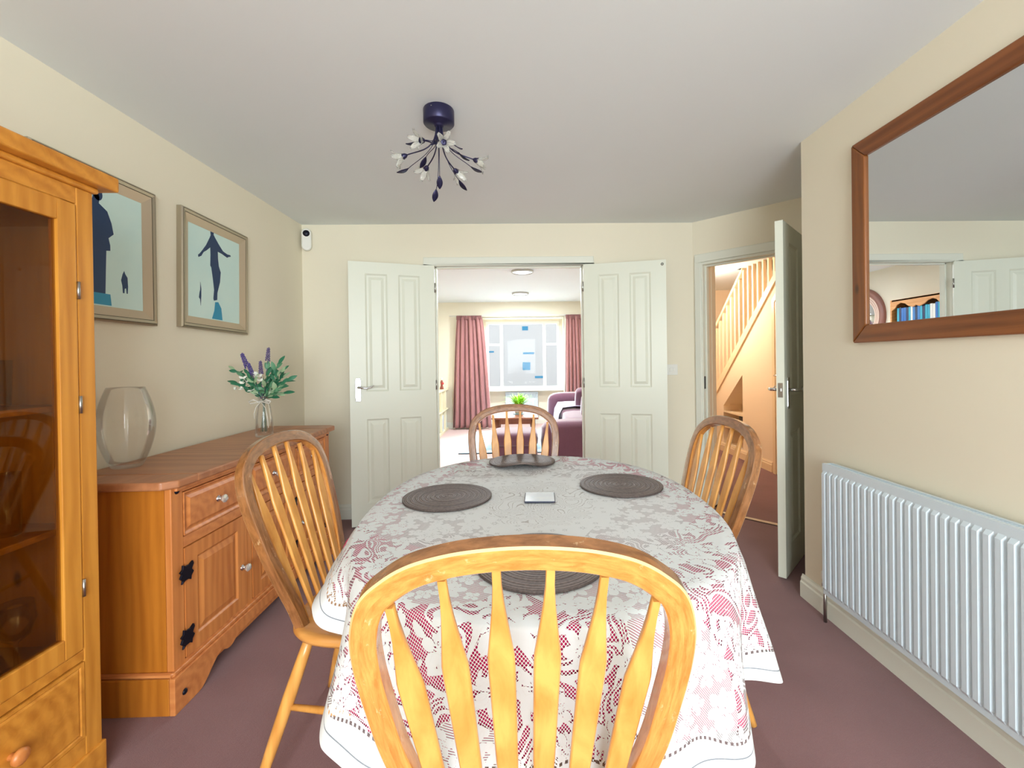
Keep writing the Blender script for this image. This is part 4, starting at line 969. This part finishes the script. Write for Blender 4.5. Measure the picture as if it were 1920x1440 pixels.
# ------------------------------------------------------------------ living room
# curtains
def curtain(x0t, x1t, x0b, x1b, zt_, zb, y, label, folds, gap=None):
    n = 120; rows = []; m = 26
    for j in range(m+1):
        v = j/m; z = zt_-(zt_-zb)*v; k = v**.7; a = x0t+(x0b-x0t)*k; b = x1t+(x1b-x1t)*k; r = []
        for i in range(n+1):
            u = i/n; amp = .018+.032*v
            r.append((a+(b-a)*u+.012*math.sin(u*folds*PI*2+1), y+amp*math.sin(u*folds*2*PI)+.015*math.sin(u*folds*.9*PI+v*2), z))
        rows.append(r)
    t_ = MT['curtain']
    root = empty('curtain', ((x0t+x1t)/2, y, zb), 0, label, 'curtain', 'living room curtains')
    o = MB().grid(rows).build('drape', t_, root, solid=.004); o.location = (-(x0t+x1t)/2, -y, -zb)
    rows = []
    for z in (zt_+.03, zt_+.012, zt_-.02, zt_-.045):
        rows.append([(x0t+(x1t-x0t)*i/n, y-.012+.014*math.sin(i/n*folds*6*PI), z) for i in range(n+1)])
    o = MB().grid(rows).build('heading_tape', t_, root, solid=.004); o.location = (-(x0t+x1t)/2, -y, -zb)
t = NT('dusty rose curtain'); v = t.coord('Object', (1, 1, .3)); n = t.noise(v, 8, 2)
t.set(color=t.mix(n, s2l((170, 116, 112)), s2l((138, 88, 88))), rough=.6, sheen=.3); MT['curtain'] = t.m
curtain(-1.12, -.67, -1.22, -.52, 2.03, .03, 8.04, 'dusty rose curtain hanging on the left of the bay window', 7)
curtain(.86, 1.17, .82, 1.26, 2.03, .03, 8.04, 'dusty rose curtain hanging on the right of the bay window', 6)
tag(MB().tube([(-1.25, 8.06, 2.055), (1.32, 8.06, 2.055)], .012, 10).build('curtain_pole', MT['white_plastic']), 'white curtain pole above the bay window', 'curtain pole')
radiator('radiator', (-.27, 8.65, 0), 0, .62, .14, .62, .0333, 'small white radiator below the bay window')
# ceiling discs; glow and area lamps added to brighten the living room
e = NT('opal with added glow'); e.set(color=(.9, .92, .92)); e.b.inputs['Emission Color'].default_value = (.9, .95, 1, 1); e.b.inputs['Emission Strength'].default_value = .6; MT['opal'] = e.m
for x, y, r, lab in ((.055, 5.35, .135, 'round flat ceiling light of the living room, the nearer of two'), (.035, 7.08, .135, 'round flat ceiling light of the living room nearer the bay window')):
    c = empty('flush_ceiling_light', (x, y, ZC), 0, lab, 'ceiling light', 'living room ceiling discs')
    MB().lathe([(r, 0), (r, -.022), (r-.012, -.028), (r-.014, -.020)], 48, cap=False).build('rim', MT['brushed'], c)
    MB().lathe([(r-.013, -.018), (r*.6, -.030), (.0001, -.034)], 40, cap=False).build('diffuser', MT['opal'], c)
    l = bpy.data.lights.new('disc_fill', 'AREA'); l.shape = 'DISK'; l.size = .22; l.energy = 66; l.color = (.90, .96, 1.0); lo = bpy.data.objects.new('disc_fill', l); lo.location = (x, y, ZC-.045); COL.objects.link(lo)
# cube shelf unit on the left
MT['white_unit'] = plain('pale cream laminate', (236, 228, 196), .5)
ku = empty('cube_shelf_unit', (XL, 7.08, 0), 0, 'low cream cube shelf unit against the living room left wall', 'shelf unit')
L_, Hk, Dk = 1.16, .76, .39; m = MB()
m.box(.019, Dk, 0, L_, 0, .035).box(.019, Dk, 0, L_, Hk-.035, Hk).box(.019, Dk, 0, .035, .035, Hk-.035).box(.019, Dk, L_-.035, L_, .035, Hk-.035).box(.019, Dk, .035, L_-.035, Hk/2-.008, Hk/2+.008)
for k in (1, 2): m.box(.019, Dk, L_*k/3-.008, L_*k/3+.008, .035, Hk-.035)
m.build('frame', MT['white_unit'], ku, bevel=.003)
MB().box(.019, .024, .03, L_-.03, .03, Hk-.03).build('back_panel', plain('tan back', (222, 178, 112), .6), ku)
for k in range(3):
    for q_ in range(5):
        y = 7.08+.06+k*.385+q_*.062
        tag(MB().box(XL+.05, XL+.34+.01*(q_ % 3), y, y+.046, .0355, .31-.02*((q_*3+k) % 3)).build('magazine_file', plain('folder grey', (226-22*(q_ % 3), 226-18*((q_+k) % 2), 222), .6), bevel=.002),
            '%s folder in the %s lower cube of the cream shelf unit' % (['first', 'second', 'third', 'fourth', 'fifth'][q_], ['nearest', 'middle', 'farthest'][k]), 'folder', 'folders in the cream shelf unit')
def figurine(x, y, z, h, c1, c2, label):
    r = empty('figurine', (x, y, z), 0, label, 'figurine')
    MB().lathe([(.0001, 0), (.030, 0), (.034, .015), (.018, h*.35), (.026, h*.6), (.012, h*.8), (.0001, h*.82)], 20, cap=False).build('body', plain(label+' body', c1, .4), r)
    MB().ball((0, 0, h*.88), h*.12, 14).build('head', plain(label+' head', c2, .4), r)
    MB().ball((.02, -.02, h*.5), .022, 10).build('trim_band', plain(label+' band', (190, 60, 60), .4), r)
figurine(-1.36, 7.25, .7605, .25, (190, 200, 206), (150, 60, 60), 'slim pale ornament on the near end of the cream shelf unit')
figurine(-1.33, 7.62, .7605, .20, (140, 70, 56), (230, 224, 214), 'brown and white ornament further along the cream shelf unit')
# rug
t = NT('pale blue rug'); v = t.coord(); n = t.noise(v, 30, 3); t.set(color=t.mix(n, s2l((168, 204, 224)), s2l((190, 216, 228))), rough=.95)
rg = MB().box(-.82, .55, 5.90, 7.70, .0005, .012).build('rug', t.m, bevel=.003); tag(rg, 'pale blue rug with a dark edge on the living room carpet', 'rug')
MB().box(-.82, .55, 5.872, 5.902, .0005, .013).build('binding', plain('dark rug binding', (58, 70, 80), .8), rg, bevel=.003)
# coffee table
cf = empty('coffee_table', (-.05, 6.35, .0125), 0, 'wooden coffee table with turned legs on the blue rug', 'coffee table')
MB().box(-.33, .30, -.42, .42, .43, .455).build('tabletop', MT['coffee_wood'], cf, bevel=.006)
MB().box(-.27, .24, -.36, -.34, .36, .43).box(-.27, .24, .34, .36, .36, .43).box(-.27, -.25, -.34, .34, .36, .43).box(.22, .24, -.34, .34, .36, .43).build('apron', MT['coffee_wood'], cf)
for sx in (-.26, .23):
    for sy in (-.35, .35): MB().lathe([(.020, 0), (.028, .03), (.020, .06), (.030, .12), (.018, .18), (.028, .26), (.030, .30), (.030, .43)], 16, sx, sy).build('leg', MT['coffee_wood'], cf)
pp = empty('potted_grass', (-.01, 6.35, .468), 0, 'bright green grassy plant in a pale pot on the coffee table', 'plant')
MB().lathe([(.0001, 0), (.055, 0), (.075, .12), (.080, .125), (.074, .13), (.0001, .12)], 24, cap=False).build('pot', plain('cream pot', (214, 196, 168), .5), pp)
MB().lathe([(.0001, 0), (.085, 0), (.09, .008), (.085, .010), (.0001, .008)], 24, 0, 0, -.0002, cap=False).build('saucer', plain('blue saucer', (140, 190, 206), .4), pp)
g = MB(); rn = random.Random(5)
for k in range(170):
    a = rn.uniform(0, 2*PI); rr = rn.uniform(.05, .27); h = rn.uniform(.07, .20)*(1-.3*rr/.26); w = .011
    d = Vector((math.cos(a), math.sin(a), 0)); s_ = Vector((-d.y, d.x, 0)); rows = []
    for i in range(5):
        u = i/4; c = d*(.02+rr*u)+Vector((0, 0, .12+h*math.sin(u*PI*.62))); rows.append([c-s_*w*(1-u*.9), c+s_*w*(1-u*.9)])
    g.grid(rows)
g.build('foliage', plain('lime grass', (150, 212, 40), .6), pp)
# sofa and footstool
t = NT('burgundy fabric'); v = t.coord(); n = t.noise(v, 60, 3); n2 = t.noise(v, 3, 2)
t.set(color=t.mix(n2, t.mix(n, s2l((96, 54, 74)), s2l((74, 38, 58))), s2l((106, 64, 82))), rough=.85, sheen=.6); t.bump(n, .3, .004); MT['burg'] = t.m
def cushion(mb, x0, x1, y0, y1, z0, z1, r=.06, n=10):
    rows = []; cx, cy_2, cz = (x0+x1)/2, (y0+y1)/2, (z0+z1)/2; a, b, c = (x1-x0)/2, (y1-y0)/2, (z1-z0)/2
    for j in range(n+1):
        ph = -PI/2+PI*j/n; r_ = []
        for i in range(28):
            th = 2*PI*i/28; e = .38
            f = lambda v_: abs(v_)**e*(1 if v_ >= 0 else -1)
            r_.append((cx+a*f(math.cos(ph))*f(math.cos(th)), cy_2+b*f(math.cos(ph))*f(math.sin(th)), cz+c*f(math.sin(ph))))
        rows.append(r_)
    return mb.grid(rows, closed=True)
sf = empty('sofa', (1.05, 6.3, 0), 0, 'burgundy fabric sofa along the right wall of the living room', 'sofa')
def SF(mb, nm, mt='burg'):
    o = mb.build(nm, MT[mt], sf, smooth=True); o.location = (-1.05, -6.3, 0); return o
SF(cushion(MB(), .60, 1.52, 5.15, 7.45, .06, .40), 'base')
SF(cushion(MB(), 1.31, 1.53, 5.15, 7.45, .30, .90), 'backrest')
SF(cushion(MB(), .24, 1.50, 5.00, 5.34, .08, .535), 'armrest')
SF(cushion(MB(), .46, 1.50, 7.20, 7.50, .10, .70), 'armrest')
SF(cushion(MB(), .58, 1.28, 5.30, 6.25, .36, .53), 'seat_cushion')
SF(cushion(MB(), .58, 1.28, 6.25, 7.20, .36, .53), 'seat_cushion')
for sx, sy in ((.66, 5.2), (.66, 7.4), (1.46, 5.2), (1.46, 7.4)): SF(MB().lathe([(.022, 0), (.030, .08)], 12, sx, sy), 'foot', 'coffee_wood')
fs = empty('footstool', (.12, 5.20, 0), 0, 'burgundy upholstered footstool in front of the sofa', 'footstool')
o = cushion(MB(), -.44, .09, -.28, .28, .26, .425).build('cushion', MT['burg'], fs, smooth=True)
o = cushion(MB(), -.43, .08, -.27, .27, .06, .30).build('base', MT['burg'], fs, smooth=True)
for sx in (-.36, .01):
    for sy in (-.2, .2): MB().lathe([(.018, 0), (.024, .09)], 10, sx, sy).build('foot', MT['coffee_wood'], fs)
cu = cushion(MB(), -.20, .20, -.08, .08, -.16, .16).build('cushion', MT['burg'], smooth=True); cu.location = (.98, 5.62, .645); cu.rotation_euler = (.5, 0, 0)
tag(cu, 'plump burgundy cushion lying on the near seat of the sofa', 'cushion')
cu = cushion(MB(), -.19, .19, -.07, .07, -.17, .17).build('cushion', MT['burg'], smooth=True); cu.location = (1.00, 6.45, .66); cu.rotation_euler = (.45, 0, 0)
tag(cu, 'burgundy cushion on the far seat of the sofa', 'cushion')
# throws
def throw(name, mat, label, pts, w0_, w1_, cat):
    rows = []
    for k, (x, z, y) in enumerate(pts): rows.append([(x, y+(w0_+(w1_-w0_)*i/14)+.01*math.sin(i*1.3+k), z+.006*math.sin(i*2.1+k*1.7)) for i in range(15)])
    o = MB().grid(rows).build(name, mat, solid=.006); tag(o, label, cat); return o
t = NT('pale lilac throw'); v = t.coord('Object', (1, 1, 1)); wv = t.n('TexWave', wave_type='RINGS'); t.l(v, wv.inputs[0]); wv.inputs['Scale'].default_value = 6; wv.inputs['Distortion'].default_value = 1.5
t.set(color=t.mix(t.math('GREATER_THAN', wv.outputs[1], .82), s2l((214, 206, 222)), s2l((150, 150, 190))), rough=.9)
throw('throw_blanket', t.m, 'pale lilac throw draped over the far seat of the sofa', [(.50, .12, 6.6), (.545, .30, 6.6), (.565, .45, 6.6), (.62, .555, 6.6), (.80, .565, 6.6), (1.0, .565, 6.6), (1.20, .59, 6.6)], -.25, .55, 'throw')
throw('yellow_throw', plain('yellow fabric', (236, 214, 120), .9), 'yellow cloth hanging over the far arm of the sofa', [(.98, .60, 7.18), (.985, .73, 7.24), (1.06, .745, 7.30), (1.2, .75, 7.32), (1.35, .76, 7.34)], -.10, .18, 'throw')
# pine wall shelf with discs, seen in the mirror
ws = empty('wall_shelf', (XL, 4.44, 1.02), 0, 'pine wall shelf with a scalloped front, seen in the wall mirror', 'shelf')
wl, wh, wd = .68, .86, .17
MB().box(0, wd, 0, .022, 0, wh).box(0, wd, wl-.022, wl, 0, wh).build('side_panel', MT['shelf_pine'], ws, bevel=.003)
MB().box(0, wd, .022, wl-.022, wh-.020, wh-.002).box(0, wd, .022, wl-.022, .0, .018).build('board', MT['shelf_pine'], ws)
MB().box(0, wd-.012, .022, wl-.022, .282, .298).box(0, wd-.012, .022, wl-.022, .572, .588).build('shelf', MT['shelf_pine'], ws)
MB().box(0, .006, .022, wl-.022, .018, wh-.02).build('back_panel', MT['dark_inside'], ws)
pts = [(.022, wh-.002), (.022, wh-.125), (.06, wh-.105), (.10, wh-.060), (.15, wh-.045), (.20, wh-.060), (.25, wh-.095), (.30, wh-.110), (wl/2-.01, wh-.098), (wl/2, wh-.088)]
pts = pts+[(wl-a_, b_) for a_, b_ in pts[::-1][1:]]
MB().prism(pts, wd-.014, wd, 'x').build('scalloped_rail', MT['shelf_pine'], ws, bevel=.002)
cols = [(40, 110, 190), (50, 170, 200), (230, 232, 228), (30, 50, 90), (200, 206, 200), (26, 40, 70), (60, 130, 200), (236, 236, 230)]
rn = random.Random(9)
ORD = 'first second third fourth fifth sixth seventh eighth ninth tenth eleventh twelfth thirteenth fourteenth fifteenth sixteenth seventeenth eighteenth nineteenth twentieth'.split()
for sh, zz in (('top', .5885), ('middle', .2985)):
    y = .026
    for k in range(20 if sh == 'top' else 16):
        w = rn.uniform(.026, .032) if sh == 'top' else .034; h = rn.uniform(.165, .185)
        if y+w > wl-.024: break
        c = MB().box(XL+.012, XL+.145, 4.44+y, 4.44+y+w-.002, 1.02+zz, 1.02+zz+h).build('disc_case', plain('case', cols[rn.randrange(8)], .35), bevel=.001)
        tag(c, '%s disc case from the doorway end on the %s shelf of the pine wall shelf' % (ORD[k], sh), 'disc case', 'disc cases on the pine wall shelf'); y += w
# round mirror of concentric rings
rm = empty('round_mirror', (XL, 5.74, 1.74), 0, 'round wall mirror with concentric wooden rings beside the pine shelf', 'mirror')
MT['ring_dark'] = plain('red brown ring', (142, 96, 84), .45); MT['ring_pale'] = plain('pale pink ring', (234, 206, 190), .5)
def ringx(r0, r1, d, nm, mt):
    m = MB(); m.lathe([(r0, 0), (r0, d*.8), ((r0+r1)/2, d), (r1, d*.8), (r1, 0)], 72, 0, 0, 0, 'x', cap=False); m.build(nm, MT[mt], rm)
ringx(.29, .37, .035, 'outer_ring', 'ring_dark'); ringx(.262, .288, .026, 'ring', 'ring_pale'); ringx(.256, .262, .02, 'ring', 'ring_dark'); ringx(.234, .256, .022, 'ring', 'ring_pale'); ringx(.229, .234, .018, 'ring', 'ring_dark'); ringx(.207, .229, .020, 'ring', 'ring_pale')
MB().lathe([(.0001, .010), (.207, .010), (.207, 0)], 60, 0, 0, 0, 'x', cap=False).build('mirror_glass', MT['mirror'], rm)

# ------------------------------------------------------------------ hall ceiling lamp
hl = empty('hall_ceiling_light', (2.15, 5.4, ZC), 0, 'warm glowing opal ceiling lamp of the hall', 'ceiling light')
MB().lathe([(.0001, 0), (.07, 0), (.07, -.02), (.0001, -.02)], 24, cap=False).build('base', MT['white_plastic'], hl)
e = NT('warm glowing opal'); e.set(color=(1, .85, .6)); e.b.inputs['Emission Color'].default_value = (1, .72, .38, 1); e.b.inputs['Emission Strength'].default_value = 2.0
MB().ball((0, 0, -.085), .085, 24).build('shade', e.m, hl)
def point(name, loc, power, color, r=.08):
    l = bpy.data.lights.new(name, 'POINT'); l.energy = power; l.color = color; l.shadow_soft_size = r
    o = bpy.data.objects.new(name, l); o.location = loc; COL.objects.link(o); return o
point('hall_lamp_light', (2.15, 5.4, 1.98), 40, (1, .87, .74), .1)
point('stair_point_light', (3.2, 4.0, 3.9), 46, (1, .87, .76), .1)  # bare point light high in the stairwell, no fixture built

# ------------------------------------------------------------------ outside
struct(MB().box(-30, 30, 8.9, 60, -.3, -.2).build('ground', plain('pale paving', (190, 190, 188), .9)), 'pale ground outside the bay window')
struct(MB().box(-20, 20, -30, -1.5, -.3, -.2).build('ground', plain('lawn', (120, 140, 90), .9)), 'lawn behind the added patio window')
hs = empty('house', (0, 24, -.2), 0, 'pale house with blue windows across the road, seen through the bay window', 'house')
MB().box(-9, 9, 0, 6, 0, 5.2).build('wall', plain('white render', (236, 236, 238), .9), hs)
m = MB(); m.prism([(-9.4, 5.2), (9.4, 5.2), (8.6, 7.6), (-8.6, 7.6)], -.4, 6.4, 'y'); m.build('roof', plain('pale roof', (206, 208, 212), .9), hs)
bl = plain('blue window glass', (60, 160, 210), .3)
for (x, z, w, h) in ((.40, 1.15, .42, .42), (.52, 1.85, .6, .10), (.35, 3.2, .32, .22), (-1.7, 1.95, .7, .08), (1.1, .55, .5, .12)):
    MB().box(x-w/2, x+w/2, -.02, .0, z-h/2, z+h/2).build('window', bl, hs)
